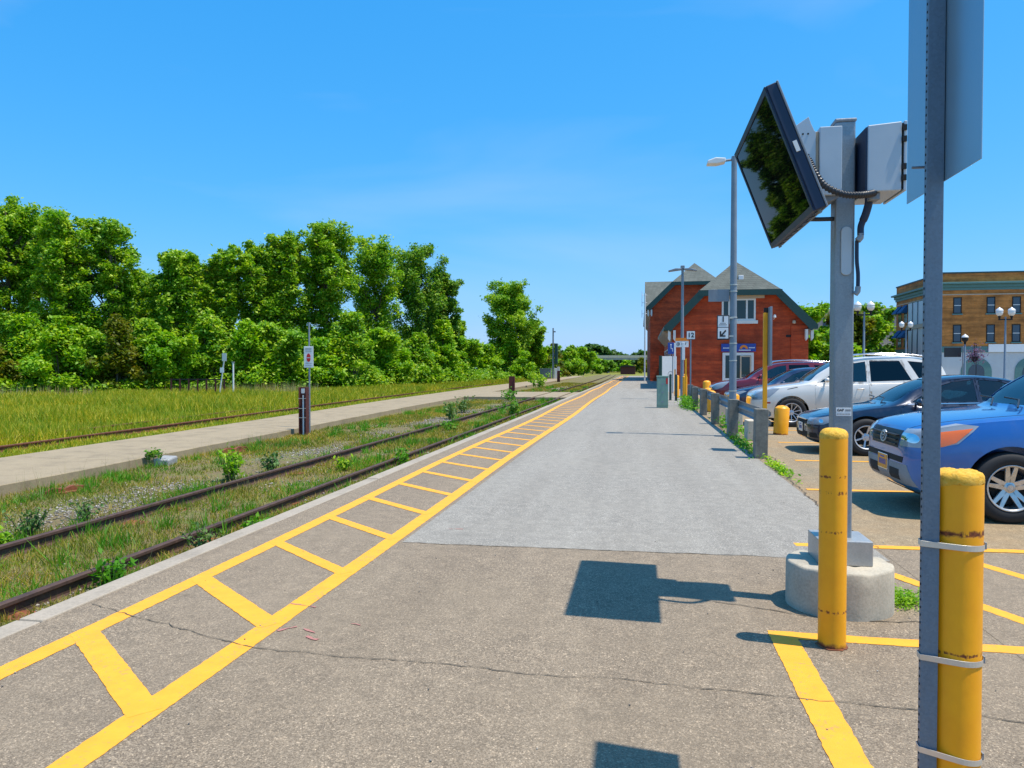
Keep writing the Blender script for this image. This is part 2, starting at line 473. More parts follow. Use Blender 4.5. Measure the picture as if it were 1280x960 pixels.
def glassmat(name, tint, refl=1.5, mixc=None):
    t = NT(name)
    tr = t.n('BsdfTransparent'); tr.inputs[0].default_value = (*tint, 1)
    gl = t.n('BsdfGlossy'); gl.inputs['Roughness'].default_value = 0.015
    fr = t.n('Fresnel'); fr.inputs['IOR'].default_value = refl
    ms = t.n('MixShader'); t.l(fr.outputs[0], ms.inputs[0]); t.l(tr.outputs[0], ms.inputs[1]); t.l(gl.outputs[0], ms.inputs[2])
    t.l(ms.outputs[0], t.out.inputs['Surface']); return t.m
M['glass_clear'] = glassmat('car_glass', (0.42, 0.55, 0.50), 1.9)
M['glass_dark'] = glassmat('privacy_glass', (0.05, 0.06, 0.07), 1.6)
def solidgloss(name, col, rough=0.08, **kw):
    t = NT(name); t.bsdf(col, rough, 0, **kw); return t.m
M['window'] = solidgloss('building_window_glass', (0.02, 0.045, 0.05), 0.06)
M['window_blue'] = solidgloss('far_window_glass', (0.05, 0.08, 0.11), 0.1)
M['screen'] = solidgloss('screen_glass', (0.003, 0.004, 0.004), 0.02, IOR=1.12, Specular_IOR_Level=0.35)
M['globe'] = solidgloss('lamp_globe_glass', (0.75, 0.75, 0.72), 0.25)
M['chrome'] = solidgloss('chrome', (0.75, 0.76, 0.78), 0.12)
M['chrome'].node_tree.nodes['Principled BSDF'].inputs['Metallic'].default_value = 1
M['rim'] = plain('alloy_rim', (0.60, 0.61, 0.63), 0.4, 0.5, var=0.1, bstr=0)
M['rim_dirty'] = plain('chrome_rim', (0.60, 0.58, 0.55), 0.3, 0.75, var=0.15, scale=16, bstr=0)
M['tyre'] = plain('tyre_rubber', (0.016, 0.016, 0.017), 0.75, var=0.25, bstr=0.3)
M['bumper'] = plain('black_bumper_plastic', (0.014, 0.015, 0.017), 0.5, var=0.2)
M['seat'] = plain('seat_fabric', (0.06, 0.06, 0.065), 0.9)
M['lens'] = glassmat('headlamp_lens', (0.85, 0.88, 0.9), 1.55)
M['lens_solid'] = solidgloss('headlamp_reflector', (0.28, 0.31, 0.34), 0.1, Coat_Weight=1.0)
M['lens_orange'] = solidgloss('indicator_lens', (0.85, 0.16, 0.01), 0.12, Coat_Weight=1.0)
M['lens_red'] = solidgloss('tail_lamp', (0.45, 0.01, 0.01), 0.12)
M['plate_orange'] = plain('orange_number_plate', (0.80, 0.30, 0.02), 0.5, var=0.15, scale=60)
def carpaint(name, col, metal=0.35, rough=0.32):
    t = NT(name)
    c = t.ramp(t.noise(2.0, 4, 0.6, which='Object'), [(0.3, tuple(x*0.93 for x in col)), (0.7, col)])
    dust = t.noise(8, 6, 0.7, which='Object')
    c = t.mix(t.rng(dust, 0.5, 0.9, 0, 0.14), c, (0.3, 0.27, 0.22))
    t.bsdf(c, rough, metal, Coat_Weight=1.0, Coat_Roughness=0.04); return t.m
M['paint_blue'] = carpaint('blue_car_paint', (0.02, 0.13, 0.42), 0.35, 0.3)
M['paint_navy'] = carpaint('navy_car_paint', (0.006, 0.014, 0.042), 0.3, 0.3)
M['paint_pearl'] = carpaint('pearl_car_paint', (0.76, 0.71, 0.63), 0.15, 0.35)
M['paint_slate'] = carpaint('slate_blue_car_paint', (0.015, 0.035, 0.09), 0.3, 0.3)
M['paint_maroon'] = carpaint('maroon_car_paint', (0.20, 0.008, 0.018), 0.4, 0.3)

LEAF = {
 'green': leafmat('leaf_green', [(0.05, 0.19, 0.004), (0.15, 0.34, 0.006), (0.28, 0.48, 0.015), (0.52, 0.68, 0.12)], 0.42),
 'bright': leafmat('leaf_bright', [(0.07, 0.24, 0.003), (0.17, 0.38, 0.005), (0.29, 0.50, 0.012), (0.46, 0.64, 0.07)], 0.42),
 'dark': leafmat('leaf_dark', [(0.04, 0.15, 0.010), (0.09, 0.25, 0.014), (0.18, 0.36, 0.025), (0.38, 0.54, 0.12)], 0.40),
 'olive': leafmat('leaf_olive', [(0.09, 0.14, 0.005), (0.13, 0.18, 0.007), (0.18, 0.22, 0.012), (0.22, 0.19, 0.03)], 0.4),
 'far': leafmat('leaf_far', [(0.05, 0.13, 0.03), (0.07, 0.17, 0.04), (0.10, 0.21, 0.05)]),
 'grass': leafmat('grass_blades', [(0.11, 0.26, 0.002), (0.21, 0.30, 0.003), (0.31, 0.33, 0.004), (0.42, 0.36, 0.010), (0.60, 0.55, 0.10)], 0.3, 0.7),
 'turf': leafmat('track_turf', [(0.11, 0.22, 0.008), (0.22, 0.25, 0.012), (0.32, 0.27, 0.03), (0.36, 0.27, 0.06), (0.40, 0.31, 0.13)], 0.3, 0.8),
 'weed': leafmat('weed_leaf', [(0.06, 0.22, 0.005), (0.10, 0.30, 0.008), (0.15, 0.36, 0.02)], 0.35),
 'sage': leafmat('sage_weed_leaf', [(0.08, 0.17, 0.04), (0.12, 0.23, 0.06), (0.17, 0.28, 0.08)], 0.3),
 'straw': leafmat('dry_straw', [(0.26, 0.22, 0.08), (0.38, 0.33, 0.13), (0.50, 0.44, 0.24)], 0.2, 0.8),
}

# ------------------------------------------------------------ ground, platform, tracks
def struct(o, label=None):
    o['kind'] = 'structure'
    if label: o['label'] = label
    return o

def rag_strip(mb, pts, w, z, jit=0.0035, step=0.03):
    # painted strip with slightly uneven edges along a polyline
    P = [Vector((p[0], p[1])) for p in pts]
    out = []
    for a, b in zip(P[:-1], P[1:]):
        n = max(1, int((b-a).length/step))
        out += [a + (b-a)*(i/n) for i in range(n)]
    out.append(P[-1])
    vs = []
    for i, p in enumerate(out):
        d = (out[min(i+1, len(out)-1)] - out[max(i-1, 0)]).normalized()
        nn = Vector((-d.y, d.x))
        a = p + nn*(w/2 + random.uniform(-jit, jit)); b = p - nn*(w/2 + random.uniform(-jit, jit))
        vs += [(a.x, a.y, z), (b.x, b.y, z)]
    mb.add(vs, [(2*i, 2*i+1, 2*i+3, 2*i+2) for i in range(len(out)-1)])

GZ = -0.34
struct(MB().sheet([(-3000, -300), (3000, -300), (3000, 4000), (-3000, 4000)], GZ).build('ground', M['field']))
struct(MB().sheet([(-9.9, -12), (-3.7, -12), (-3.7, 210), (-11.8, 210), (-10.9, 63), (-10.2, 31)], GZ+0.02).build('track_bed', M['trackbed']))
# platform slab: near warm asphalt, grey resurfacing beyond the seam
struct(MB().box(-3.66, 2.05, -12, 152, -0.6, 0).build('platform', M['asphalt_warm']))
edge = []
for i in range(60):
    edge.append((-2.12 + i*(4.14/59), 6.40 + 0.012*math.sin(i*0.9) + random.uniform(-0.008, 0.008) + i*0.0006))
struct(MB().sheet(edge + [(2.02, 150), (-2.12, 150)], 0.002).build('platform_resurfacing', M['asphalt_grey']))
struct(MB().box(2.05, 60, -12, 56, -0.6, -0.002).build('parking_lot', M['asphalt_lot']))
struct(MB().box(2.05, 14, 56, 152, -0.6, -0.006).build('station_yard', M['asphalt_grey']))
struct(MB().box(14, 400, 56, 400, -0.6, -0.004).build('street', M['asphalt_grey']))
struct(MB().box(60, 400, -60, 56, -0.6, -0.008).build('far_street', M['asphalt_grey']))
# warm apron in the nearest stall
struct(MB().sheet([(2.05, -12), (9, -12), (9, 6.85), (5, 6.9), (2.05, 6.85)], 0.002).build('apron_asphalt', M['asphalt_warm']))

# kerb of concrete blocks along the platform edge
kerb = thing('kerb', None, None, (0, 0, 0)); kerb['kind'] = 'structure'
kb = None
y = -2.0
while y < 146:
    ln = 3.0
    if kb is None:
        kb = MB().box(-0.09, 0.09, 0.006, ln-0.006, -0.5, 0.0).build('kerb_stone', M['kerb'], kerb, bev=0.012)
        o = kb
    else:
        o = kb.copy(); C.objects.link(o)
    o.location = (-3.75 + random.uniform(-0.006, 0.006), y, 0.006 + random.uniform(-0.004, 0.004))
    o.rotation_euler = (0, 0, random.uniform(-0.0015, 0.0015))
    y += ln

# yellow ladder marking
lad = MB()
xl = lambda y: -3.27 + 0.05*math.sin(y*0.33+0.4)*min(1, y/12)
xr = lambda y: -2.24 + 0.04*math.sin(y*0.27+1.2)*min(1, y/12)
ys = [i*1.0-1 for i in range(0, 148)]
yn = [y for y in ys if y <= 12]; yf_ = [y for y in ys if y >= 12]
for yy_, sp_ in ((yn, 0.03), (yf_, 0.5)):
    rag_strip(lad, [(xl(y), y) for y in yy_], 0.14, 0.0028, 0.003, sp_)
    rag_strip(lad, [(xr(y), y) for y in yy_], 0.15, 0.0028, 0.003, sp_)
struct(lad.build('platform_line', M['yellow_line'], fix=False))
run = MB(); y = 0.35
while y < 140:
    w = 0.15 if y < 6 else 0.12
    rag_strip(run, [(xl(y)-0.005, y+0.02), (xr(y)+0.005, y-0.85)], w, 0.0036, 0.003)
    y += 1.17
struct(run.build('platform_rung_line', M['yellow_line'], fix=False))
# stall lines
st = MB()
rag_strip(st, [(0.80, 4.55), (9.0, 4.40)], 0.12, 0.0028)
rag_strip(st, [(1.37, 6.92), (9.5, 7.2)], 0.12, 0.0028)
for yy, x0 in ((10.1, 2.14), (13.25, 2.62), (16.4, 2.9), (19.6, 3.0), (22.8, 3.0), (26.0, 3.0), (29.2, 3.0), (32.4, 3.0)):
    rag_strip(st, [(x0, yy), (8.2, yy+0.12)], 0.12, 0.0028)
struct(st.build('stall_line', M['yellow_line'], fix=False))
dg = MB()
rag_strip(dg, [(0.835, 4.61), (0.835, -1.0)], 0.155, 0.0036)
for x0 in (1.52, 2.52, 3.6, 4.7):
    rag_strip(dg, [(x0, 6.85), (x0+1.05, 4.6)], 0.11, 0.0036)
struct(dg.build('hatch_line', M['yellow_line'], fix=False))
rs = MB()
for a, b, w in (((-2.14, 4.10), (-2.06, 4.19), 0.016), ((-2.0, 4.16), (-1.90, 4.11), 0.014), ((-1.93, 4.04), (-1.84, 4.0), 0.022), ((-2.3, 4.6), (-2.1, 4.55), 0.015), ((-1.75, 4.3), (-1.68, 4.28), 0.008), ((-1.85, 7.0), (-1.7, 7.02), 0.010)):
    rag_strip(rs, [a, b], w, 0.0044, 0.008, 0.03)
struct(rs.build('spray_mark', M['red_spray'], fix=False))

# cracks and the resurfacing joint
def crack(pts, w, jit, z=0.0052, branch=0):
    mb = MB(); P = [Vector(p) for p in pts]; out = []
    for a, b in zip(P[:-1], P[1:]):
        n = max(2, int((b-a).length/0.035)); out += [a+(b-a)*(i/n) for i in range(n)]
    out.append(P[-1])
    off = 0; vs = []
    for i, p in enumerate(out):
        off = off*0.86 + random.gauss(0, jit)
        d = (P[-1]-P[0]).normalized(); nn = Vector((-d.y, d.x))
        ww = w*random.uniform(0.15, 0.85)
        q = p + nn*off
        vs += [(q.x+nn.x*ww/2, q.y+nn.y*ww/2, z), (q.x-nn.x*ww/2, q.y-nn.y*ww/2, z)]
    mb.add(vs, [(2*i, 2*i+1, 2*i+3, 2*i+2) for i in range(len(out)-1)])
    return struct(mb.build('asphalt_crack', M['crack'], fix=False))
crack([(-3.6, 4.35), (-2.16, 3.82), (-1.1, 3.78), (0.2, 3.73), (0.95, 3.67), (2.3, 3.6)], 0.011, 0.006)
crack([(-2.1, 6.39), (-0.6, 6.40), (0.98, 6.43)], 0.012, 0.004)
crack([(0.45, 5.15), (0.8, 5.0), (1.05, 4.92)], 0.016, 0.006)
crack([(0.0, 5.05), (0.42, 5.02)], 0.006, 0.005)
crack([(1.62, 6.9), (1.85, 6.2), (1.72, 5.4)], 0.010, 0.006)
crack([(2.06, 6.9), (2.0, 8.6), (2.09, 11.0), (2.3, 13.2), (2.1, 16), (2.1, 22)], 0.03, 0.012)
crack([(1.3, 4.92), (1.7, 4.95), (2.0, 4.85)], 0.02, 0.008)
crack([(-2.0, 18.6), (2.0, 18.4)], 0.02, 0.01)
crack([(-2.0, 31.5), (2.0, 31.2)], 0.03, 0.012)

# small stones and litter lying on the asphalt
def pebbles(name, n, xs, ys_, z, r0, r1, m, dens=None):
    V = []; F = []
    base = np.array([(1,0,0),(-1,0,0),(0,1,0),(0,-1,0),(0,0,1),(0,0,-1)], float)
    fc = np.array([(0,2,4),(2,1,4),(1,3,4),(3,0,4),(2,0,5),(1,2,5),(3,1,5),(0,3,5)])
    x = rng.uniform(*xs, n); t = rng.random(n)**1.8; yv = ys_[0] + (ys_[1]-ys_[0])*t
    if dens is not None:
        k = dens(x, yv) > rng.random(n); x = x[k]; yv = yv[k]; n = len(x)
    r = rng.uniform(r0, r1, n)*(1+0.02*yv)
    sc = rng.uniform(0.6, 1.3, (n, 1, 3)); ang = rng.uniform(0, 6.28, n)
    v = base[None]*sc*r[:, None, None]
    v[:, :, 2] *= 0.6
    c, s = np.cos(ang)[:, None], np.sin(ang)[:, None]
    vx = v[:, :, 0]*c - v[:, :, 1]*s; vy = v[:, :, 0]*s + v[:, :, 1]*c
    v = np.stack([vx + x[:, None], vy + yv[:, None], v[:, :, 2] + z + (r*0.3)[:, None]], 2)
    f = fc[None] + (np.arange(n)*6)[:, None, None]
    o = np_mesh(name, v.reshape(-1, 3), f.reshape(-1, 3), m)
    o['kind'] = 'stuff'
    return o
def vnoise(x, y, s, seed=0):
    # smooth value noise
    g = np.random.default_rng(seed).random((64, 64))
    u = x*s; v = y*s
    i = np.floor(u).astype(int); j = np.floor(v).astype(int); a = u-i; b = v-j
    a = a*a*(3-2*a); b = b*b*(3-2*b)
    G = lambda p, q: g[p % 64, q % 64]
    return (G(i, j)*(1-a)+G(i+1, j)*a)*(1-b) + (G(i, j+1)*(1-a)+G(i+1, j+1)*a)*b
tag(pebbles('asphalt_grit', 260, (-3.4, 2.4), (2.2, 18), 0.004, 0.003, 0.007, M['gravel']), 'loose grit scattered on the asphalt')
tag(pebbles('ballast_gravel', 42000, (-8.7, -6.35), (4, 75), GZ+0.02, 0.008, 0.021, M['gravel'],
    lambda x, y: np.clip((vnoise(x, y, 0.5, 3)-0.2)*2.2, 0, 1)*np.clip(1.35-np.abs(x+7.25)*1.5, 0.02, 1)), 'grey ballast gravel beside the rusty near rail')
tag(pebbles('edge_gravel', 9000, (-15.5, -12.0), (6, 70), GZ+0.02, 0.02, 0.05, M['gravel'],
    lambda x, y: (np.abs(x - np.interp(y, [6, 10, 16, 23, 38, 63, 80], [-12.05, -12.25, -12.5, -12.85, -13.7, -14.5, -14.6])) < 0.14)*(vnoise(x, y, 0.8, 9) > 0.35)*1.0), 'pale stones along the far edge of the low platform')
tag(pebbles('loose_gravel', 3800, (-6.2, -3.9), (3, 45), GZ+0.02, 0.010, 0.026, M['gravel'],
    lambda x, y: np.clip((vnoise(x, y, 0.9, 5)-0.45)*3, 0.02, 1)), 'loose stones between and beside the near rails')

# rails
def railline(pts, name, m, parent, ztop):
    prof = [(-0.068, -0.15), (0.068, -0.15), (0.068, -0.135), (0.012, -0.115), (0.012, -0.045), (0.036, -0.03), (0.036, -0.004), (0.03, 0), (-0.03, 0), (-0.036, -0.004), (-0.036, -0.03), (-0.012, -0.045), (-0.012, -0.115), (-0.068, -0.135)]
    vs = []; fs = []; n = len(prof)
    for x, y in pts:
        for px, pz in prof: vs.append((x+px, y, ztop+pz))
    for i in range(len(pts)-1):
        for k in range(n): fs.append((i*n+k, i*n+(k+1) % n, (i+1)*n+(k+1) % n, (i+1)*n+k))
    return MB().add(vs, fs).build(name, m, parent, smooth=35)
tr = thing('railway_track', None, None); tr['kind'] = 'structure'
def wob(x, seed):
    r_ = random.Random(seed); ph = r_.uniform(0, 6)
    return [(x + 0.012*math.sin(i*0.6+ph) + (0 if i*2 < 60 else -(i*2-60)**2*0.00008), -6+i*2.0) for i in range(110)]
railline(wob(-6.25, 1), 'rail', M['rail'], tr, -0.185)
railline(wob(-4.75, 2), 'rail', M['rail'], tr, -0.195)
nearE = [(-9.0, -8), (-9.2, 5), (-9.3, 10), (-9.6, 17), (-10.2, 31), (-10.9, 63), (-11.4, 110), (-12.0, 160)]
farE = [(-11.6, -8), (-11.9, 5), (-12.05, 10), (-12.3, 16), (-12.65, 23), (-13.5, 38), (-14.3, 63), (-14.4, 110), (-14.0, 160)]
def xi(E, y): return float(np.interp(y, [p[1] for p in E], [p[0] for p in E]))
ft = thing('far_railway_track', None, None); ft['kind'] = 'structure'
railline([(xi(farE, y)-3.7, y) for y in range(-6, 150, 3)], 'rail', M['rail_red'], ft, -0.20)
railline([(xi(farE, y)-2.15, y) for y in range(-6, 150, 3)], 'rail', M['rail_red'], ft, -0.20)
for i in range(9):
    pass
# rusty tie plates showing here and there
pl0 = None
for x, y in ((-6.13, 8.1), (-6.12, 9.0), (-6.13, 12.4), (-6.1, 13.6), (-4.63, 4.9), (-4.62, 7.4), (-4.87, 9.6)):
    if pl0 is None:
        pl0 = MB().box(-0.16, 0.16, -0.1, 0.1, 0, 0.018).build('tie_plate', M['rustplate'], tr, bev=0.003); o = pl0
    else:
        o = pl0.copy(); C.objects.link(o)
    o.location = (x, y, -0.33); o.rotation_euler = (random.uniform(-.05, .05), random.uniform(-.06, .06), random.uniform(-.1, .1))

# low concrete platform between the tracks: cast slabs with joints
np_ = thing('low_platform', None, None); np_['kind'] = 'structure'
ysl = [-6]
while ysl[-1] < 155: ysl.append(ysl[-1] + (4.6 if ysl[-1] < 60 else 9))
for a, b in zip(ysl[:-1], ysl[1:]):
    a2, b2 = a+0.008, b-0.008
    sh = random.uniform(-0.012, 0.012)
    poly = []
    for i in range(9):
        yy = a2 + (b2-a2)*i/8; poly.append((xi(nearE, yy) + sh + random.uniform(-0.02, 0.012), yy))
    for i in range(9):
        yy = b2 + (a2-b2)*i/8; poly.append((xi(farE, yy) + random.uniform(-0.01, 0.01), yy))
    MB().prism(poly, -0.6, -0.15+random.uniform(-0.006, 0.006), 'z').build('concrete_slab', M['slab'], np_, bev=0.01, seg=1)
# concrete block fallen against the platform face, rusty scraps
tag(MB().box(-0.16, 0.13, -0.22, 0.22, 0, 0.17).build('concrete_lump', M['bridge'], bev=0.03, loc=(-9.15, 13.1, GZ)), 'square grey concrete block against the low platform face', 'concrete block')
bpy.data.objects['concrete_lump'].rotation_euler = (0.06, 0.05, 0.2)
for i, (x, y, s, lab) in enumerate(((-9.0, 15.3, 1.0, 'rusty brown steel scrap behind the tall leafy weed'), (-8.65, 9.9, 0.8, 'rusty steel scrap by the nearest stretch of the low platform'))):
    mb = MB()
    mb.prism([(-0.36*s, 0), (0.34*s, 0.01), (0.36*s, 0.10*s), (0.15*s, 0.13*s), (0.0, 0.09*s), (-0.2*s, 0.12*s), (-0.34*s, 0.07*s)], -0.05, 0.03)
    mb.box(-0.2*s, 0.2*s, -0.14, -0.06, 0, 0.03)
    o = mb.build('steel_scrap', M['rustplate'], bev=0.006, loc=(x, y, GZ+0.02)); tag(o, lab, 'scrap'); o.rotation_euler = (0, 0, 1.2)

# pedestrian crossing of concrete panels between the platforms
cr_ = thing('track_crossing', None, None); cr_['kind'] = 'structure'
for (xa, xb) in ((-11.0, -6.36), (-6.16, -4.85), (-4.65, -3.86)):
    for (ya, yb) in ((43.4, 46.4), (46.42, 49.5), (49.52, 52.6)):
        MB().box(xa, xb, ya, yb, -0.5, -0.13 if xb < -6 else -0.14).build('crossing_panel', M['slab'], cr_, bev=0.02, seg=1)

# ------------------------------------------------------------ vegetation builders
def leaf_cards(cent, size, up_bias=0.6, aspect=1.0):
    n = len(cent)
    nrm = rng.normal(size=(n, 3)); nrm[:, 2] = np.abs(nrm[:, 2]) + up_bias
    nrm /= np.linalg.norm(nrm, axis=1)[:, None]
    t = rng.normal(size=(n, 3)); a = np.cross(nrm, t); a /= np.linalg.norm(a, axis=1)[:, None]; b = np.cross(nrm, a)
    s = (size*rng.uniform(0.55, 1.25, n))[:, None]
    # leaf-like rhombus, folded a little
    p0 = cent - a*s*aspect; p1 = cent + b*s*0.5 + nrm*s*0.12; p2 = cent + a*s*aspect; p3 = cent - b*s*0.5 + nrm*s*0.12
    v = np.stack([p0, p1, p2, p3], 1).reshape(-1, 3)
    f = np.arange(n*4).reshape(-1, 4)
    return v, f

def crown_points(h, w, base, nclump, per, shape='tall', depth=None, seed=0, gappy=0.0):
    r_ = np.random.default_rng(seed)
    depth = depth or w
    cl = []; H = h - base
    if shape in ('tall', 'round'):
        nl = max(8, nclump//8)
        for li in range(nl):
            t0 = 0.02 + 0.86*(li+r_.random())/nl; a = li*2.4 + r_.uniform(-.5, .5)
            env = math.sin(math.pi*min(1, t0*0.72+0.22))**0.8 if shape == 'tall' else math.sqrt(max(.05, 1-(1.7*t0-0.65)**2))
            out = w*env*r_.uniform(0.65, 1.12); rise = (1-t0)*H*r_.uniform(0.35, 0.85) if shape == 'tall' else (1-t0)*H*r_.uniform(0.2, 0.6)
            for k in range(9):
                u = 0.22 + 0.78*(k+r_.random()*0.7)/9
                cl.append((out*u**0.8*math.cos(a)+r_.normal()*0.10*w, out*u**0.8*math.sin(a)+r_.normal()*0.10*w, base + H*t0 + rise*u**1.5 + r_.normal()*0.02*H, (1.12-0.5*u)*r_.uniform(0.8, 1.25)))
        for k in range(nclump//7):
            t = 0.55+0.45*k/(nclump//7); cl.append((r_.normal()*0.14*w, r_.normal()*0.14*w, base+H*t*0.97, r_.uniform(0.5, 1.0)*(1.25-0.6*t)))
        cl = [c for c in cl if c[2] < base+H*1.0]
    k = 0
    while shape == 'dome' and len(cl) < nclump and k < 5000:
        k += 1
        t = r_.random()**0.85
        wid = max(0.15, 1-t**1.8)
        a = r_.uniform(0, 2*math.pi); rr = math.sqrt(r_.uniform(0.12, 1.0))*wid
        rr *= 1 + 0.22*math.sin(3*a+seed)
        cl.append((rr*w*0.86*math.cos(a), rr*depth*0.86*math.sin(a), base + H*(0.05+0.90*t)*r_.uniform(0.8, 1.12), r_.uniform(0.5, 1.2)))
    cr = (0.15*w + 0.40)*(1.0 if shape != 'dome' else 1.05)
    pts = []
    for cx, cy, cz, q in cl:
        n = int(per*q*q)
        d = r_.normal(size=(n, 3)); d /= np.linalg.norm(d, axis=1)[:, None]
        rad = (r_.random(n)**0.42)[:, None]*cr*q
        p = d*rad*np.array([1.0, 1.0, 0.72])
        p += r_.normal(size=(n, 3))*0.06*cr
        pts.append(p + np.array([cx, cy, cz]))
    P = np.concatenate(pts)
    k_ = r_.choice(len(P), len(P)//10); P[k_] += r_.normal(size=(len(k_), 3))*cr*0.28
    P[:, 2] = np.minimum(P[:, 2], h + 0.2)
    P = P[P[:, 2] > base*0.6 + 0.1]
    return P, cl

def tree(name, x, y, h, w, mat='green', leaf=0.21, nclump=46, per=300, shape='tall', base=None, seed=0, label=None, cat='tree', group=None, z=GZ, gaps=0):
    base = h*0.16 if base is None else base
    root = thing(name, label, cat, (x, y, z), random.uniform(0, 6.28), group)
    P, cl = crown_points(h, w, base, nclump, per, shape, seed=seed)
    v, f = leaf_cards(P, np.full(len(P), leaf))
    np_mesh('crown', v, f, LEAF[mat], root)
    mb = MB()
    r0 = 0.018*h + 0.05
    rr = random.Random(seed+99)
    tp = [(0, 0, 0)]
    n = 7
    for i in range(1, n+1):
        tp.append((tp[-1][0]+rr.uniform(-.03, .03)*h*0.4, tp[-1][1]+rr.uniform(-.03, .03)*h*0.4, h*0.9*i/n))
    mb.tube(tp, [r0*(1-0.88*i/n) for i in range(n+1)], 7)
    for cx, cy, cz, q in cl[8:200:9]:
        zz = max(0.3, min(0.85*h, cz - 0.3*h*rr.uniform(0.6, 1.0))); k = min(n-1, int(zz/(h*0.9)*n)); fr = zz/(h*0.9)*n-k
        a = Vector(tp[k]).lerp(Vector(tp[k+1]), fr); b = Vector((cx, cy, cz))
        mid = a.lerp(b, 0.5) + Vector((rr.uniform(-.1, .1)*w, rr.uniform(-.1, .1)*w, 0.05*h*rr.random()))
        mb.tube([a, mid, b], [r0*0.34*(1-0.6*k/n), r0*0.2*(1-0.5*k/n), 0.015], 5)
    mb.build('trunk', M['bark'], root, smooth=60, fix=False)
    return root

def bush(name, x, y, h, w, mat, label, seed, leaf=0.17, group=None, z=GZ, nclump=20, per=240, cat='bush'):
    root = thing(name, label, cat, (x, y, z), 0, group)
    P, cl = crown_points(h*(0.82+0.36*((seed*37 % 10)/10)), w, 0.15, nclump, per, 'dome' if seed % 3 else 'tall', seed=seed)
    v, f = leaf_cards(P, np.full(len(P), leaf))
    np_mesh('foliage', v, f, LEAF[mat], root)
    mb = MB(); rr = random.Random(seed)
    for cx, cy, cz, q in cl[:10]:
        mb.tube([(cx*0.12, cy*0.12, 0), (cx*0.5, cy*0.5, cz*0.6), (cx, cy, cz)], [0.05, 0.03, 0.012], 5)
    mb.build('stem', M['bark'], root, smooth=60, fix=False)
    return root

def blades(name, x, y, z, h, w, m, lean=0.35, bend=True):
    n = len(x)
    a = rng.uniform(0, 2*np.pi, n); dx = np.cos(a); dy = np.sin(a)
    la = rng.uniform(0, 2*np.pi, n); lm = np.abs(rng.normal(0, lean, n))*h
    b0 = np.stack([x-dx*w/2, y-dy*w/2, z], 1); b1 = np.stack([x+dx*w/2, y+dy*w/2, z], 1)
    mx_, my_ = x+np.cos(la)*lm*0.35, y+np.sin(la)*lm*0.35
    m0 = np.stack([mx_-dx*w*0.35, my_-dy*w*0.35, z+h*0.55], 1); m1 = np.stack([mx_+dx*w*0.35, my_+dy*w*0.35, z+h*0.55], 1)
    tp = np.stack([x+np.cos(la)*lm, y+np.sin(la)*lm, z+h], 1)
    if not bend:
        v = np.stack([b0, b1, tp], 1).reshape(-1, 3); f = np.arange(n*3).reshape(-1, 3)
    else:
        v = np.stack([b0, b1, m1, tp, m0], 1).reshape(-1, 3); f = np.arange(n*5).reshape(-1, 5)
    return np_mesh(name, v, f, m)

# meadow beyond the far track
def scatter(n, xa, xb, ya, yb, power):
    # density falls with distance from the camera
    d = ya*(yb/ya)**rng.random(n) if power else rng.uniform(ya, yb, n)
    u = rng.random(n)
    return d, u
n = 260000
d, u = scatter(n, 0, 0, 9.0, 120.0, True)
xf = np.interp(d, [p[1] for p in farE], [p[0] for p in farE]) - 0.25
span = np.clip(14 + d*0.55, 14, 46); span = np.minimum(span, np.interp(d, [8, 20, 50, 70, 90, 120], [34, 36, 26, 16, 9, 6]))
gx = xf - span*u**1.05; gy = d
track = (gx > xf-2.2)
hh = rng.uniform(0.14, 0.46, n)*(0.5+1.0*vnoise(gx, gy, 0.3, 11))
hh = np.where(gx > xf-0.25, hh*0.15, np.where(track, hh*0.38, hh))
ww = 0.007 + 0.0011*gy
tag(blades('meadow_grass', gx, gy, np.full(n, GZ), hh, ww, LEAF['grass'], 0.6, bend=False), 'tall yellow green meadow grass beyond the far track', kind='stuff')
# dry tall stalks near the treeline at left
n = 3000
t_ = rng.random(n); gx = -24 - 26*t_ + rng.normal(0, .5, n); gy = 45 + 6.5*np.sin(t_*7) - 9*(t_-0.5) + rng.normal(0, 2.2, n)
k = vnoise(gx, gy, 0.23, 8) > 0.42; gx = gx[k]; gy = gy[k]; n = len(gx)
tag(blades('dry_stalks', gx, gy, np.full(n, GZ), rng.uniform(0.35, 1.0, n), np.full(n, 0.045), LEAF['straw'], 0.15, bend=False), 'pale dry reed stalks at the back of the meadow', kind='stuff')
# short turf in the near track bed
n = 190000
d = 2.2*(95/2.2)**rng.random(n)
gx = rng.uniform(-9.7, -3.86, n); gy = d
pn = vnoise(gx, gy, 0.7, 21)*0.6 + vnoise(gx, gy, 2.3, 22)*0.4
gband = np.exp(-((gx+7.25)/0.55)**2)
k = (pn - 0.42*gband) > rng.uniform(0.08, 0.48, n)
k &= ~((gy > 43) & (gy < 53))
k &= gx > np.interp(gy, [p[1] for p in nearE], [p[0] for p in nearE]) + 0.04
k &= np.abs(gx+6.25) > 0.045; k &= np.abs(gx+4.75) > 0.045
gx = gx[k]; gy = gy[k]; pn = pn[k]; n = len(gx)
tag(blades('track_turf', gx, gy, np.full(n, GZ+0.015), rng.uniform(0.02, 0.085, n)*(0.4+pn*1.5), 0.006+0.0011*gy, LEAF['turf'], 0.8, bend=False), 'short patchy turf growing over the near track bed', kind='stuff')
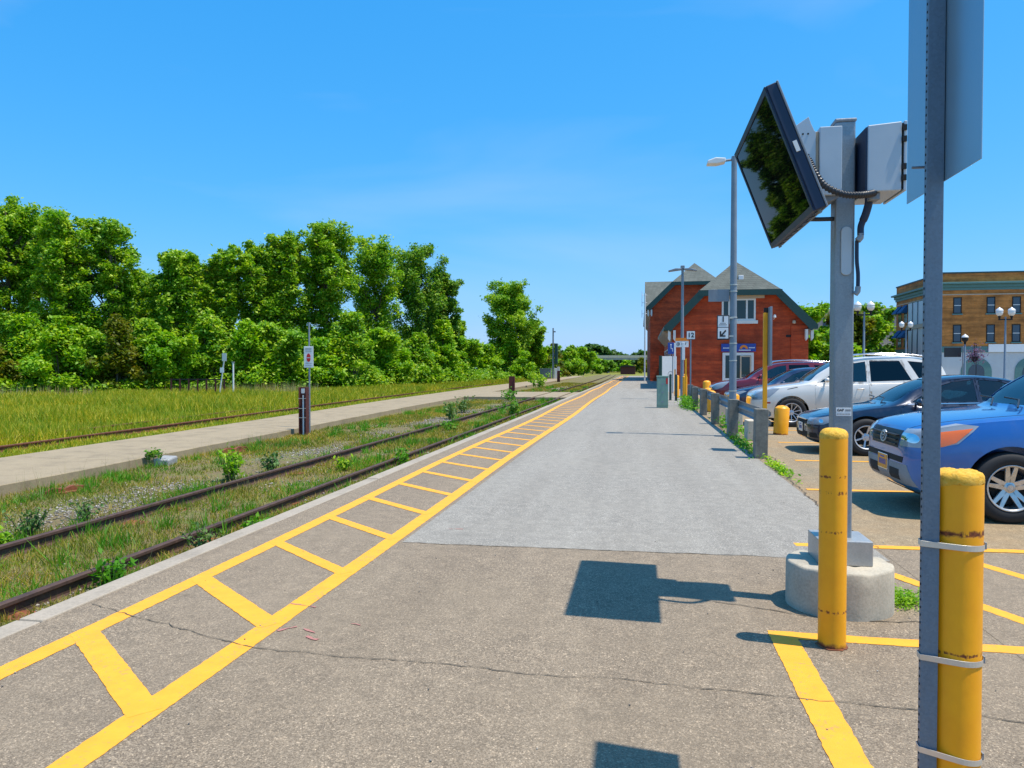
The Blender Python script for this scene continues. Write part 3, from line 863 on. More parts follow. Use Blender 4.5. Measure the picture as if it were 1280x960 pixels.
# greener taller tufts along rails and edges
n = 26000
cx = rng.choice([-6.42, -6.1, -4.92, -4.58, -4.2, -9.1, -8.6, -5.5, -4.0, -8.2, -5.1, -6.7], 620) + rng.normal(0, .10, 620); cy = 3.0*(70/3.0)**rng.random(620)
i = rng.integers(0, 620, n)
gx = cx[i] + rng.normal(0, .07, n); gy = cy[i] + rng.normal(0, .10, n)
k = (np.abs(gx+6.25) > 0.05) & (np.abs(gx+4.75) > 0.05) & (gx < -3.86) & ~((gy > 43) & (gy < 53)); gx = gx[k]; gy = gy[k]; i = i[k]; n = len(gx)
tag(blades('green_tufts', gx, gy, np.full(n, GZ+0.015), rng.uniform(0.04, 0.20, n)*rng.choice([0.5, 0.8, 1.0, 1.6], 620)[i], 0.006+0.001*gy, LEAF['weed'], 0.6, bend=False), 'green grass tufts along the near rails', kind='stuff')

# individual weeds
def weed(x, y, h, w, kind, label, z=GZ, seed=0, nl=120, leaf=0.05):
    root = thing('weed_plant', label, 'weed', (x, y, z), 0, 'weeds growing in the near track bed' if z < 0 else None)
    r_ = np.random.default_rng(seed)
    ns = max(5, nl//16); mb = MB(); pts = []
    for s_ in range(ns):
        a = r_.uniform(0, 6.28); q = r_.uniform(0.1, 1)*w*0.5; hh_ = h*r_.uniform(0.55, 1.0)
        tip = Vector((q*math.cos(a), q*math.sin(a), hh_)); b0 = Vector((q*0.25*math.cos(a), q*.25*math.sin(a), 0)); md = b0.lerp(tip, .5)+Vector((0, 0, h*.06))
        mb.tube([b0, md, tip], [0.006, 0.005, 0.003], 4)
        for j in range(16):
            t = r_.uniform(0.2, 1.03); p = b0.lerp(tip, t) + Vector(r_.normal(size=3))*leaf*0.75
            pts.append(p)
    v, f = leaf_cards(np.array([tuple(p) for p in pts]), np.full(len(pts), leaf), 0.3)
    np_mesh('foliage', v, f, LEAF[kind], root)
    mb.build('stem', M['bark'], root, smooth=60, fix=False)
for k_, a in enumerate([
 (-6.72, 11.3, 0.62, 0.50, 'bright', 'tall bright leafy weed standing in the ballast gravel', 300, 0.05),
 (-4.55, 5.7, 0.27, 0.34, 'weed', 'bright broadleaf weed by the kerb nearest the camera', 200, 0.04),
 (-4.42, 6.95, 0.30, 0.52, 'sage', 'feathery grey green weed leaning on the kerb', 260, 0.03),
 (-4.30, 7.75, 0.20, 0.35, 'weed', 'low leafy weed by the kerb behind the feathery one', 160, 0.04),
 (-6.62, 6.7, 0.22, 0.45, 'bright', 'low bright green weed where the left rail leaves the picture', 180, 0.04),
 (-6.85, 7.3, 0.32, 0.5, 'sage', 'grey green feathery weed at the left edge of the picture', 260, 0.03),
 (-6.82, 8.15, 0.22, 0.42, 'sage', 'small grey green weed in the gravel beside the rail', 200, 0.03),
 (-6.62, 12.5, 0.36, 0.5, 'sage', 'spiky weed just behind the tall leafy weed', 200, 0.045),
 (-4.95, 28.5, 0.52, 0.75, 'dark', 'dark round weed in front of the track crossing', 300, 0.08),
 (-7.3, 30.5, 0.7, 1.1, 'sage', 'pale upright weed clump beside the low platform', 260, 0.07),
 (-6.9, 26.5, 0.6, 0.9, 'sage', 'bushy weed clump beside the left rail before the crossing', 240, 0.07),
 (-5.6, 21.6, 0.3, 0.55, 'weed', 'low green weed between the rails in mid distance', 160, 0.05),
 (-5.35, 12.9, 0.24, 0.45, 'bright', 'bright low weed between the rails', 160, 0.045),
 (-4.5, 13.9, 0.3, 0.5, 'weed', 'leafy weed on the right rail', 180, 0.045),
 (-9.3, 12.9, 0.14, 0.55, 'dark', 'flat dark weed growing on the low platform edge', 120, 0.05),
 (-7.4, 41.5, 0.7, 1.1, 'weed', 'green weed at the near side of the track crossing', 200, 0.09),
 (-9.9, 72.0, 1.5, 2.4, 'bright', 'large bright weed clump beyond the crossing', 300, 0.16)]):
    x, y, h, w, kd, lab, nl, lf = a
    weed(x, y, h, w, kd, lab, GZ+0.02 if y != 12.9 or x > -9 else -0.15, 50+k_, nl, lf)
# dry stalk weeds by the low platform
n = 260; i = rng.integers(0, 14, n)
cx = np.array([-9.0, -8.9, -9.1, -8.6, -9.2, -9.05, -9.3, -9.4, -9.5, -8.8, -5.0, -5.2, -6.0, -9.2])[i]; cy = np.array([9.8, 10.5, 11.4, 9.3, 14.5, 16.2, 18.0, 21, 24, 8.8, 6.4, 10.5, 10.7, 12.2])[i]
tag(blades('dry_weed_stalks', cx+rng.normal(0, .13, n), cy+rng.normal(0, .15, n), np.full(n, GZ), rng.uniform(0.1, 0.5, n), np.full(n, 0.006), LEAF['straw'], 0.4, bend=False), 'thin dry stalks along the low platform', kind='stuff')
# weeds in the joint beside the parking lot and at the round base
for j, (cx, cy, sx, sy, nn, h0, lab) in enumerate(((1.74, 5.33, 0.16, 0.15, 1500, 0.06, 'low green ground cover beside the round concrete base'), (2.12, 12.0, 0.07, 0.9, 420, 0.09, 'green weeds in the joint before the dark car'), (2.05, 15.6, 0.12, 1.5, 500, 0.12, 'weeds at the foot of the guard rail'), (1.95, 30.5, 0.25, 2.2, 1500, 0.42, 'tall green weeds round the far guard rail posts'), (2.35, 20, 0.2, 2.5, 700, 0.2, 'weeds behind the guard rail'))):
    P = np.stack([cx+rng.normal(0, sx*0.6, nn), cy+rng.normal(0, sy*0.6, nn), 0.01+rng.random(nn)**1.6*h0], 1)
    v, f = leaf_cards(P, np.full(nn, 0.013 if j == 0 else 0.02+0.0012*cy), 0.8)
    o = np_mesh('ground_cover', v, f, LEAF['bright' if j < 2 else 'weed']); tag(o, lab, kind='stuff')

# treeline across the tracks
TREES = [(-52.1, 53.9, 16.6, 3.4), (-52.8, 57.8, 16.7, 3.4), (-46.2, 53.4, 15.2, 2.7), (-43.9, 55.6, 15.0, 3.0), (-57.7, 52.6, 15.5, 3.9), (-45.9, 63.1, 11.1, 3.2), (-39.4, 58.2, 12.4, 2.9), (-41.3, 65.9, 12.4, 2.4), (-36.6, 60.7, 12.9, 1.7), (-34.6, 63.0, 13.6, 2.7), (-32.5, 64.9, 15.2, 2.6), (-29.9, 67.8, 16.7, 3.5), (-27.4, 74.2, 16.0, 2.9), (-24.9, 80.8, 16.3, 3.2), (-23.2, 86.4, 13.6, 2.2), (-24.3, 95.6, 8.6, 2.0), (-20.6, 116.1, 16.3, 6.0), (-18.6, 126.6, 10.6, 2.8)]
TL = ['tall pale topped tree at the left edge of the picture', 'tall loose crowned tree second from the left edge', 'tall tree with a notched top near the left edge', 'broad tree with a rounded right shoulder at the end of the left group', 'tree partly cut by the left picture edge', 'low tree in the dip of the treeline', 'rounded tree just right of the dip in the treeline', 'small topped tree behind the two leaning poles', 'thin spire shaped tree between two rounded crowns', 'uneven loose tree left of the tallest crown', 'tree leaning into the left side of the tallest crown', 'tallest broad crowned tree in the middle of the treeline', 'loose airy tree just right of the tallest crown', 'dark open tree with bare limbs near the end of the treeline', 'slim dark tree at the right end of the main treeline', 'short tree in front of the gap before the lone tree', 'big lone round tree beyond the gap in the treeline', 'lower tree at the right foot of the big lone tree']
for i, (x, y, h, w) in enumerate(TREES):
    w *= 1.12 if i in (12, 13) else 0.88
    kind = ['green', 'green', 'green', 'green', 'green', 'green', 'green', 'dark', 'green', 'green', 'green', 'green', 'green', 'dark', 'dark', 'green', 'green', 'green'][i]
    tree('tree', x, y, h, w, kind, 0.115+0.0009*y, nclump=int(95+h*3.6), per=225 if i not in (1, 12, 13) else 150, shape='round' if i in (16, 3) else 'tall', seed=i*7+3, label=TL[i], group='trees of the line across the tracks')
BUSH = [(-47.2, 46.6, 5.1, 3.0, 'olive'), (-46.0, 48.9, 5.5, 2.9, 'bright'), (-42.5, 48.5, 5.7, 2.7, 'bright'), (-42.2, 51.5, 6.0, 2.6, 'green'), (-39.1, 50.1, 5.2, 2.3, 'olive'), (-38.3, 52.6, 5.6, 2.6, 'green'), (-36.2, 52.6, 5.3, 2.4, 'bright'), (-34.4, 55.2, 5.8, 2.4, 'green'), (-31.4, 55.5, 5.5, 2.7, 'bright'), (-29.8, 57.8, 6.2, 2.7, 'green'), (-27.6, 60.2, 5.3, 2.8, 'bright'), (-25.3, 62.6, 6.2, 2.9, 'green'), (-24.2, 68.8, 5.8, 2.9, 'bright'), (-23.1, 75.1, 6.3, 2.9, 'green'), (-21.9, 81.4, 6.4, 2.8, 'bright'), (-21.9, 89.7, 6.0, 2.6, 'bright'), (-21.2, 101.9, 5.6, 2.8, 'bright'), (-19.6, 113.3, 6.2, 3.3, 'bright'), (-18.0, 128.8, 6.8, 3.6, 'bright'), (-17.6, 149.6, 7.1, 3.8, 'olive'), (-15.4, 165.0, 8.3, 4.0, 'green'), (-15.0, 195.5, 7.1, 4.2, 'bright'), (-14.7, 231.0, 6.4, 4.5, 'bright'), (-20.8, 159.1, 6.2, 3.8, 'olive')]
wordy = {'olive': 'brownish olive', 'bright': 'bright green', 'green': 'mid green'}
where = ['at the left picture edge', 'second from the left picture edge', 'below the notched tree', 'behind the meadow left of the brownish thicket', 'in the thicket left of the leaning poles', 'just right of the brownish thicket', 'left of the leaning poles', 'right behind the leaning poles', 'left behind the danger sign', 'directly behind the danger sign', 'right of the danger sign', 'below the tallest tree', 'below the airy tree', 'below the dark open tree', 'at the foot of the slim dark tree', 'at the end of the main treeline', 'in the gap before the lone tree', 'at the foot of the lone tree', 'right of the lone tree', 'behind the signal cabinet', 'behind the signal mast', 'right of the signal mast', 'left of the overpass', 'between the lone tree and the signal mast']
for i, (x, y, h, w, kd) in enumerate(BUSH):
    bush('bush', x, y, h, w, kd, wordy[kd] + ' bush ' + where[i], 300+i, 0.12+0.0011*y, 'bushes along the foot of the treeline', nclump=46, per=210)
# brushwood closing the foot of the treeline
pb = []
bx = np.array([b[0] for b in BUSH[:20]]); by = np.array([b[1] for b in BUSH[:20]])
tt = rng.random(60000); fi = tt*(len(bx)-1); i0 = np.floor(fi).astype(int); fr = fi-i0
px_ = bx[i0]*(1-fr)+bx[np.minimum(i0+1, len(bx)-1)]*fr + rng.normal(0, 1.0, 60000); py_ = by[i0]*(1-fr)+by[np.minimum(i0+1, len(by)-1)]*fr + rng.normal(0.6, 1.3, 60000)
hz_ = GZ + rng.random(60000)**0.8*(0.5+2.2*vnoise(px_, py_, 0.35, 31))
v, f = leaf_cards(np.stack([px_, py_, hz_], 1), 0.11+0.001*py_); tag(np_mesh('brushwood', v, f, LEAF['green']), 'low leafy brushwood along the foot of the treeline', kind='stuff')
# filler growth behind, far wood and far trees past the overpass
wood = []
r_ = np.random.default_rng(5)
for i in range(60):
    t = i/59; x = -62 + 37*t; y = 60 + 42*t**1.6; 
    P, _ = crown_points(6.2+r_.uniform(-1.8, 1.8), 3.2, 0.2, 36, 45, 'tall', seed=900+i); wood.append(P + np.array([x-3, y+4, GZ]))
P = np.concatenate(wood); v, f = leaf_cards(P, np.full(len(P), 0.27)); tag(np_mesh('wood_undergrowth', v, f, LEAF['green']), 'dense undergrowth filling the wood behind the trees', kind='stuff')
wood = []
for i in range(120):
    x = -75 + i*1.35; y = 345 + r_.uniform(-10, 25); hh_ = 10.5 + 2.6*math.sin(i*0.21) + r_.uniform(-1.5, 1.5)
    P, _ = crown_points(hh_, 5.5, 0.3, 14, 17, 'round', seed=1300+i); wood.append(P + np.array([x, y, GZ]))
P = np.concatenate(wood); v, f = leaf_cards(P, np.full(len(P), 1.25)); tag(np_mesh('far_wood', v, f, LEAF['far']), 'far wooded rise beyond the overpass', kind='stuff')
for i, (x, y, h, w, kd, lab) in enumerate(((-4.5, 238, 5.0, 4.0, 'bright', 'light green bush under the right end of the overpass'), (-12, 270, 4.6, 4.2, 'dark', 'dark bush under the middle of the overpass'), (0.5, 262, 5.5, 4.5, 'olive', 'olive bush beside the station end of the overpass'))):
    bush('bush', x, y, h, w, kd, lab, 500+i, 0.5, 'bushes below the overpass', nclump=18, per=80)
# trees behind the station and along the street on the right
for i, (x, y, h, w, kd, sh, lab) in enumerate(((17.0, 84.3, 8.9, 3.2, 'bright', 'tall', 'bright green tree just right of the red station'), (20.0, 80.5, 5.5, 2.6, 'bright', 'dome', 'low bright green shrub tree beside the station wall'), (24.2, 92.5, 8.4, 2.6, 'olive', 'tall', 'yellowish tree behind the tall twin globe lamp'), (27.2, 99.6, 8.8, 3.0, 'bright', 'tall', 'yellow green tree right of the twin globe lamp'), (32.2, 110.6, 11.6, 3.6, 'green', 'round', 'dark green round tree beside the brown brick block'), (29.5, 105.5, 6.5, 3.4, 'dark', 'dome', 'dark low tree behind the cream car'), (21.5, 93, 6.5, 2.8, 'bright', 'dome', 'bright shrub tree left of the twin globe lamp'))):
    tree('tree', x, y, h, w, kd, 0.3, nclump=34, per=210, shape=sh, base=0.7, seed=600+i, label=lab, group='street trees right of the station', z=0)
# ------------------------------------------------------------ lettering
def text(s, size, m, parent, loc, rot=(R(90), 0, 0), name='lettering', ext=0.002, bold=0.0, align='CENTER'):
    cu = bpy.data.curves.new('t', 'FONT'); cu.body = s; cu.size = size; cu.extrude = ext; cu.offset = bold
    cu.align_x = align; cu.align_y = 'CENTER'
    t = bpy.data.objects.new('t', cu); C.objects.link(t)
    bpy.context.view_layer.update()
    me = bpy.data.meshes.new_from_object(t.evaluated_get(bpy.context.evaluated_depsgraph_get()))
    bpy.data.objects.remove(t); bpy.data.curves.remove(cu)
    me.materials.clear(); me.materials.append(m)
    o = bpy.data.objects.new(name, me); C.objects.link(o)
    if parent: o.parent = parent
    o.location = loc; o.rotation_euler = rot
    return o

# ------------------------------------------------------------ red brick station
sta = thing('station_building', 'red brick railway station with grey clipped gable roofs and dark green eaves', 'station', (7.2, 57, 0))
def S(x, y): return x-7.2, y-57
def block(x0, x1, y0, y1, ze, zh, xh0, xh1, xr, zr, hipd, eave, wallname='wall'):
    # clipped-gable block: eave height ze, hip lower edge zh between xh0 and xh1, ridge (xr, zr)
    a0, b0 = S(x0, y0); a1, b1 = S(x1, y1); h0 = xh0-7.2; h1 = xh1-7.2; r = xr-7.2
    inset = 0.25
    MB().prism([(a0, 0), (a1, 0), (a1, ze-0.15), (h1-inset, zh-0.25), (h0+inset, zh-0.25), (a0, ze-0.15)], b0, b1).build(wallname, M['brick_red'], sta)
    o0 = a0-eave; o1 = a1+eave; zo = ze - 0.28
    f = b0-0.45
    rb = b1-0.1
    rf = MB()
    # slopes as thin slabs
    T = 0.16
    def slab(pts):
        v = [Vector(p) for p in pts]; n = (v[1]-v[0]).cross(v[2]-v[0]).normalized()
        if n.z < 0: n = -n
        k = len(v); rf.add(v + [p - n*T for p in v], [tuple(range(k)), tuple(range(2*k-1, k-1, -1))] + [(i, (i+1) % k, (i+1) % k+k, i+k) for i in range(k)])
    slab([(o0, f, zo), (h0, f, zh), (r, f+hipd, zr), (r, rb, zr), (o0, rb, zo)])
    slab([(o1, f, zo), (o1, rb, zo), (r, rb, zr), (r, f+hipd, zr), (h1, f, zh)])
    slab([(h0, f, zh), (h1, f, zh), (r, f+hipd, zr)])
    rf.build('roof', M['shingle'], sta)
    # dark green verge boards and soffits
    g = MB()
    w = 0.55
    for (p, q) in (((o0, zo), (h0, zh)), ((o1, zo), (h1, zh))):
        d = Vector((q[0]-p[0], q[1]-p[1])).normalized(); nrm = Vector((d.y, -d.x))
        if nrm.y > 0: nrm = -nrm
        P_, Q_ = Vector(p), Vector(q)
        g.prism([tuple(P_-d*0.05), tuple(Q_), tuple(Q_+nrm*w+d*0.1), tuple(P_+nrm*w*1.1)], f-0.04, f+0.04)
        g.prism([tuple(P_), tuple(Q_), tuple(Q_+nrm*(T+0.03)), tuple(P_+nrm*(T+0.03))], f+0.041, b0+0.0)
    g.box(h0-0.1, h1+0.1, f-0.05, f+0.05, zh-0.42, zh-0.02)
    g.box(h0+0.05, h1-0.05, f+0.05, b0-0.01, zh-0.40, zh-0.2)
    # eave returns
    for sx, ex in ((o0, a0), (o1, a1)):
        lo, hi = min(sx, ex), max(sx, ex)
        g.box(lo-0.02, hi+0.0, f-0.035, rb, zo-0.30, zo-0.02)
    g.build('fascia', M['dark_green'], sta)
    for ex, sg in ((a0, -1), (a1, 1)):
        for k in range(2):
            xx = ex + sg*0.02 - sg*(-0.38*k) - sg*0.15
            MB().prism([(xx-0.09, zo-0.32), (xx+0.09, zo-0.32), (xx+0.09, zo-0.95), (xx-0.05*sg, zo-1.15), (xx-0.09, zo-0.95)], f+0.05, b0-0.02).build('bracket', M['white_trim'], sta)
        n = int((b1-b0)/1.6)
        for k in range(1, n):
            yy = b0 + k*1.6
            MB().prism([(ex, zo-0.3), (ex+sg*0.75, zo-0.3), (ex, zo-1.15)], yy-0.07, yy+0.07).build('bracket', M['beige_trim'], sta)
block(2.40, 12.06, 57.0, 76.0, 5.0, 7.35, 4.34, 10.1, 7.15, 9.75, 2.3, 0.62)
block(1.20, 12.3, 91.0, 128.0, 9.2, 11.9, 3.75, 9.3, 6.55, 14.5, 3.2, 0.5)
# brick link between the two blocks and its low roof
a, b = S(3.2, 76); c_, d_ = S(11.5, 91)
MB().box(a, c_, b+0.01, d_-0.01, 0, 4.6).build('wall', M['brick_red'], sta)
MB().prism([(a-0.8, 4.5), (c_+0.5, 4.5), (7.1-7.2, 7.0)], b+0.02, d_-0.5).build('roof', M['shingle'], sta)
# cross gable of the rear block towards the tracks
yc0, yc1 = 98-57, 108-57
MB().prism([(yc0, 9.0), (yc1, 9.0), ((yc0+yc1)/2, 13.0)], 0.95-7.2, 5-7.2, 'x').build('gable', M['brick_red'], sta)
rf = MB()
for sgn in (-1, 1):
    ym = (yc0+yc1)/2; ye = ym + sgn*5.6
    rf.prism([(ym, 13.35), (ye, 8.9), (ye, 8.7), (ym, 13.1)], 0.62-7.2, 5.5-7.2, 'x')
rf.build('cross_roof', M['shingle'], sta)
# stone plinth and brick corner strips
a, b = S(2.40, 57)
MB().box(a-0.05, 12.06-7.2+0.05, b-0.06, b+0.02, 0, 0.55).build('plinth', M['brick_red'], sta)
for xx in (10.9, ):
    MB().box(xx-7.2, 12.1-7.2, b-0.10, b-0.001, 0.55, 4.7).build('pier', M['brick_red'], sta)
def win(parent, x0, x1, z0, z1, yf, splits, frame, glass, fw=0.14, out=0.05, name='window', deep=0.10):
    # frame with mullions, its panes as sub-parts
    mb = MB(); yb = yf-out
    mb.box(x0, x1, yb, yf+0.04, z1-fw, z1); mb.box(x0, x1, yb, yf+0.04, z0, z0+fw)
    mb.box(x0, x0+fw, yb+0.002, yf+0.04, z0+fw, z1-fw); mb.box(x1-fw, x1, yb+0.002, yf+0.04, z0+fw, z1-fw)
    xs = [x0+fw] + [x0+(x1-x0)*s for s in splits] + [x1-fw]
    for s in splits:
        xm = x0+(x1-x0)*s; mb.box(xm-fw/2, xm+fw/2, yb+0.004, yf+0.04, z0+fw, z1-fw)
    fo = mb.build(name, frame, parent)
    for p, q in zip(xs[:-1], xs[1:]):
        MB().box(p, q, yf-0.015, yf+0.02, z0+fw*0.9, z1-fw*0.9).build('pane', glass, fo)
    return fo
win(sta, 5.98-7.2, 8.40-7.2, 5.10, 6.72, 0, (0.22, 0.74), M['white_trim'], M['window'], 0.13)
MB().box(5.85-7.2, 8.55-7.2, -0.14, -0.002, 4.86, 5.098).build('sill', M['white_trim'], sta)
MB().box(5.9-7.2, 9.0-7.2, -0.16, -0.002, 6.73, 6.98).build('lintel', M['beige_trim'], sta)
wd = win(sta, 6.05-7.2, 8.28-7.2, 0.62, 2.72, -0.062, (0.62,), M['white_trim'], M['window'], 0.2)
win(sta, 7.3-7.2, 8.1-7.2, 0.8, 2.5, -0.12, (), M['beige_trim'], M['window'], 0.1)
sg = MB().box(5.95-7.2, 8.42-7.2, -0.14, -0.062, 2.80, 3.38).build('name_board', M['blue_sign'], sta, bev=0.01)
# orange arch emblem and thin pale text bars on the blue board
em = MB()
arc = [(0.30*math.cos(t), 0.30*math.sin(t)) for t in np.linspace(0.1, math.pi-0.1, 12)]; arc2 = [(0.14*math.cos(t), 0.14*math.sin(t)) for t in np.linspace(math.pi-0.1, 0.1, 12)]
em.prism([(x+0.36, z+2.98) for x, z in arc+arc2], -0.16, -0.141)
em.build('emblem', M['orange_sign'], sg)
em = MB(); em.box(0.0, 0.85, -0.15, -0.141, 2.87, 2.93)
for xx in np.arange(-1.12, -0.18, 0.09): em.box(xx, xx+0.06, -0.15, -0.141, 3.02, 3.10)
for xx in np.arange(0.72, 1.16, 0.09): em.box(xx, xx+0.06, -0.15, -0.141, 3.04, 3.12)
em.build('small_print', M['grey_print'] if False else M['white_sign'], sg)
MB().tube([(2.45, -0.02, 5.2), (2.45, -0.22, 5.15), (2.5, -0.34, 5.25)], 0.02, 6).build('wall_lamp_arm', M['white_metal'], sta)
MB().lathe([(0.02, 0), (0.09, -0.04), (0.12, -0.22), (0.02, -0.26)], 10, Matrix.Translation((2.5, -0.34, 5.5))).build('wall_lamp', M['globe'], sta)
MB().lathe([(0.02, 0.12), (0.11, 0.1), (0.13, -0.1), (0.02, -0.14)], 10, Matrix.Translation((3.9, -0.12, 4.95))).build('flood_lamp', M['beige_trim'], sta)
MB().box(0.02, 0.38, 0.35, 0.7, 8.15, 8.5).build('roof_camera', M['white_metal'], sta, bev=0.03)
MB().box(3.35, 3.75, -0.03, -0.001, 3.85, 4.02).build('wall_vent', M['dark'], sta)
# windows along the track side
for k in range(6):
    yy = 2.5 + k*2.7
    mb = MB(); mb.box(2.34-7.2, 2.42-7.2, yy, yy+1.1, 1.0, 3.2); wf = mb.build('window', M['white_trim'], sta)
    MB().box(2.32-7.2, 2.35-7.2, yy+0.12, yy+0.98, 1.12, 3.08).build('pane', M['window'], wf)
# antenna mast beside the rear block
ant = thing('antenna_mast', 'thin pale lattice mast with small antennas beside the rear of the station', 'mast', (0.55, 89, 0))
mb = MB(); mb.tube([(0, 0, 0), (0, 0, 10.4)], 0.09, 8); mb.build('pole', M['white_metal'], ant)
for z in (8.0, 9.3, 10.2):
    mb = MB(); mb.tube([(-0.35, 0, z), (0.25, 0, z)], 0.03, 6); mb.tube([(-0.35, 0, z-0.45), (-0.35, 0, z+0.45)], 0.035, 6); mb.build('antenna', M['white_metal'], ant)

# ------------------------------------------------------------ brown brick block
bb = thing('brown_brick_building', 'brown brick three storey corner building with green cornice and white ground floor', 'building', (33, 89, 0))
MB().box(0, 34, 0, 15, 3.95, 12.0).build('wall', M['brick_brown'], bb)
M['stucco'] = plain('white_ground_floor_render', (0.60, 0.60, 0.58), 0.8, var=0.06, scale=1)
MB().box(0.01, 33.99, 0.012, 14.99, 0, 3.3).build('ground_floor_wall', M['stucco'], bb)
M['green_trim'] = plain('green_cornice_paint', (0.10, 0.22, 0.20), 0.6, var=0.12)
MB().box(-0.06, 34.06, -0.06, 15.06, 3.3, 3.95).build('green_band', M['green_trim'], bb)
MB().box(-0.08, 34.1, -0.08, 15.08, 12.0, 12.16).build('coping', M['dark_green'], bb)
mb = MB(); mb.box(-0.25, 34.3, -0.25, 15.25, 10.45, 10.8); mb.box(-0.55, 34.6, -0.55, 15.5, 10.8, 11.02); mb.box(-0.12, 34.15, -0.12, 15.1, 10.15, 10.45)
mb.build('cornice', M['green_trim'], bb, bev=0.03)
MB().box(-0.05, 34.05, -0.05, 15.05, 9.62, 9.74).build('string_course', M['beige_trim'], bb)
for x0 in (1.08, 4.45, 7.0, 9.6, 12.8, 16.0, 19.2, 22.4, 25.6, 28.8):
    for z0, z1 in ((7.58, 9.38), (4.42, 6.36)):
        fo = win(bb, x0, x0+0.86, z0, z1, 0, (), M['dark'], M['window_blue'], 0.09)
        MB().box(x0+0.09, x0+0.77, -0.04, -0.016, (z0+z1)/2-0.04, (z0+z1)/2+0.04).build('sash_bar', M['white_trim'], fo)
        MB().box(x0-0.1, x0+0.96, -0.12, -0.002, z0-0.14, z0-0.003).build('sill', M['green_trim'], bb)
# shop board and arches
MB().box(4.65, 11.5, -0.16, -0.062, 3.32, 4.18).build('shop_board', M['white_sign'], bb, bev=0.02)
for xc in (3.5, 8.9, 14.4):
    pts = [(xc + 1.55*math.cos(t), 1.2+1.55*math.sin(t)) for t in np.linspace(0, math.pi, 18)]
    MB().prism([(xc+1.55, 0)] + pts + [(xc-1.55, 0)], -0.06, 0.05).build('arch_surround', M['green_trim'], bb)
    pts = [(xc + 0.8*math.cos(t), 1.2+0.8*math.sin(t)) for t in np.linspace(0, math.pi, 14)]
    MB().prism([(xc+0.8, 0)] + pts + [(xc-0.8, 0)], -0.08, -0.061).build('arch_window', M['window_blue'], bb)
# side facing the tracks: awnings, pale bay panels
M['awning'] = plain('blue_awning_canvas', (0.02, 0.10, 0.24), 0.8)
for z0 in (7.3, 4.2):
    for yy in (10.9, 13.0):
        MB().box(-0.05, 0.03, yy, yy+1.1, z0, z0+2.0).build('window', M['window_blue'], bb)
        MB().prism([(-0.06, z0+2.2), (-0.8, z0+1.3), (-0.8, z0+1.2), (-0.06, z0+1.2)], yy-0.15, yy+1.3).build('awning', M['awning'], bb)
MB().box(-0.35, -0.002, 3.0, 9.6, 3.0, 9.5).build('bay_panel', M['cabinet'], bb, bev=0.03)
for yy in (4.2, 6.3, 8.0):
    MB().box(-0.42, -0.351, yy, yy+0.16, 3.0, 9.5).build('mullion', M['window_blue'], bb)
MB().box(-0.48, -0.36, 2.8, 9.8, 6.3, 6.8).build('balcony_band', M['beige_trim'], bb)
# beige building far behind the trees
bg_ = thing('beige_building', 'long low beige flat roofed building far behind the street trees', 'building', (33, 150, 0))
MB().box(0, 26, 0, 20, 0, 12.3).build('wall', plain('beige_render', (0.42, 0.33, 0.26), 0.85), bg_)
MB().box(-0.3, 26.3, -0.3, 20.3, 12.3, 12.9).build('roof_edge', M['beige_trim'], bg_)
MB().box(-6, -0.01, 1, 20, 0, 10.9).build('side_wing', plain('grey_render', (0.30, 0.28, 0.27), 0.85), bg_)
MB().prism([(-6.6, 10.9), (0, 10.9), (0, 12.0)], 0.7, 20.2).build('wing_roof', M['shingle'], bg_)
for k in range(5):
    MB().box(1.5+k*4.8, 4.6+k*4.8, -0.05, 0.01, 9.6, 11.2).build('window', M['window_blue'], bg_)

# ------------------------------------------------------------ overpass far down the line
ov = thing('overpass', 'grey concrete road overpass crossing the line in the far distance', 'bridge', (-20, 300, GZ))
MB().box(-16, 40, 0, 11, 5.2, 6.0).build('deck', M['bridge'], ov, bev=0.05)
MB().box(-16, 40, -0.15, 0.2, 6.0, 7.0).build('parapet', M['block'], ov)
for xx in (-9, -1, 7, 15, 24):
    MB().box(xx-0.6, xx+0.6, 1, 10, 0, 5.2).build('pier', M['bridge'], ov)
MB().prism([(-18, 0), (-10, 0), (-15, 5.4), (-18, 5.4)], 0, 11).build('abutment', M['bridge'], ov)
MB().prism([(27, 0), (42, 0), (42, 5.2), (33, 5.2)], 0, 11).build('abutment', M['bridge'], ov)
sh = thing('brown_shed', 'low brown shed beside the platform end below the overpass', 'shed', (-3.6, 225, GZ))
MB().box(-2.2, 2.2, 0, 5, 0, 2.2).build('wall', M['brownpost'], sh); MB().prism([(-2.5, 2.2), (2.5, 2.2), (2.5, 2.4), (0, 2.9), (-2.5, 2.4)], -0.3, 5.3).build('roof', M['dark'], sh)

# ------------------------------------------------------------ lamp posts and signs along the platform
def bands(mb, r, zs):
    for z in zs: mb.lathe([(r+0.004, z-0.012), (r+0.009, z-0.012), (r+0.009, z+0.012), (r+0.004, z+0.012)], 14, closed=True)
lp = thing('lamp_post', 'nearer grey platform lamp post carrying the arrow sign by the guard rail', 'lamp post', (2.12, 17.75, 0), 0, 'grey platform lamp posts')
MB().lathe([(0.085, 0), (0.078, 3), (0.062, 6.45), (0.0, 6.47)], 16).build('pole', M['pole_blue'], lp, smooth=40)
MB().lathe([(0.16, 0), (0.16, 0.03), (0.09, 0.035)], 16).build('base_plate', M['galv_dull'], lp)
mb = MB(); bands(mb, 0.079, (1.05, 1.75, 2.15, 2.75, 3.35, 3.5)); mb.build('band', M['strap'], lp)
MB().tube([(0, 0, 6.38), (-0.25, 0, 6.36)], 0.03, 8).build('arm', M['pole_blue'], lp)
MB().prism([(-0.62, 6.28), (-0.60, 6.36), (-0.42, 6.42), (-0.2, 6.40), (-0.2, 6.31), (-0.4, 6.27)], -0.13, 0.13).build('lamp_head', M['white_metal'], lp, bev=0.02)
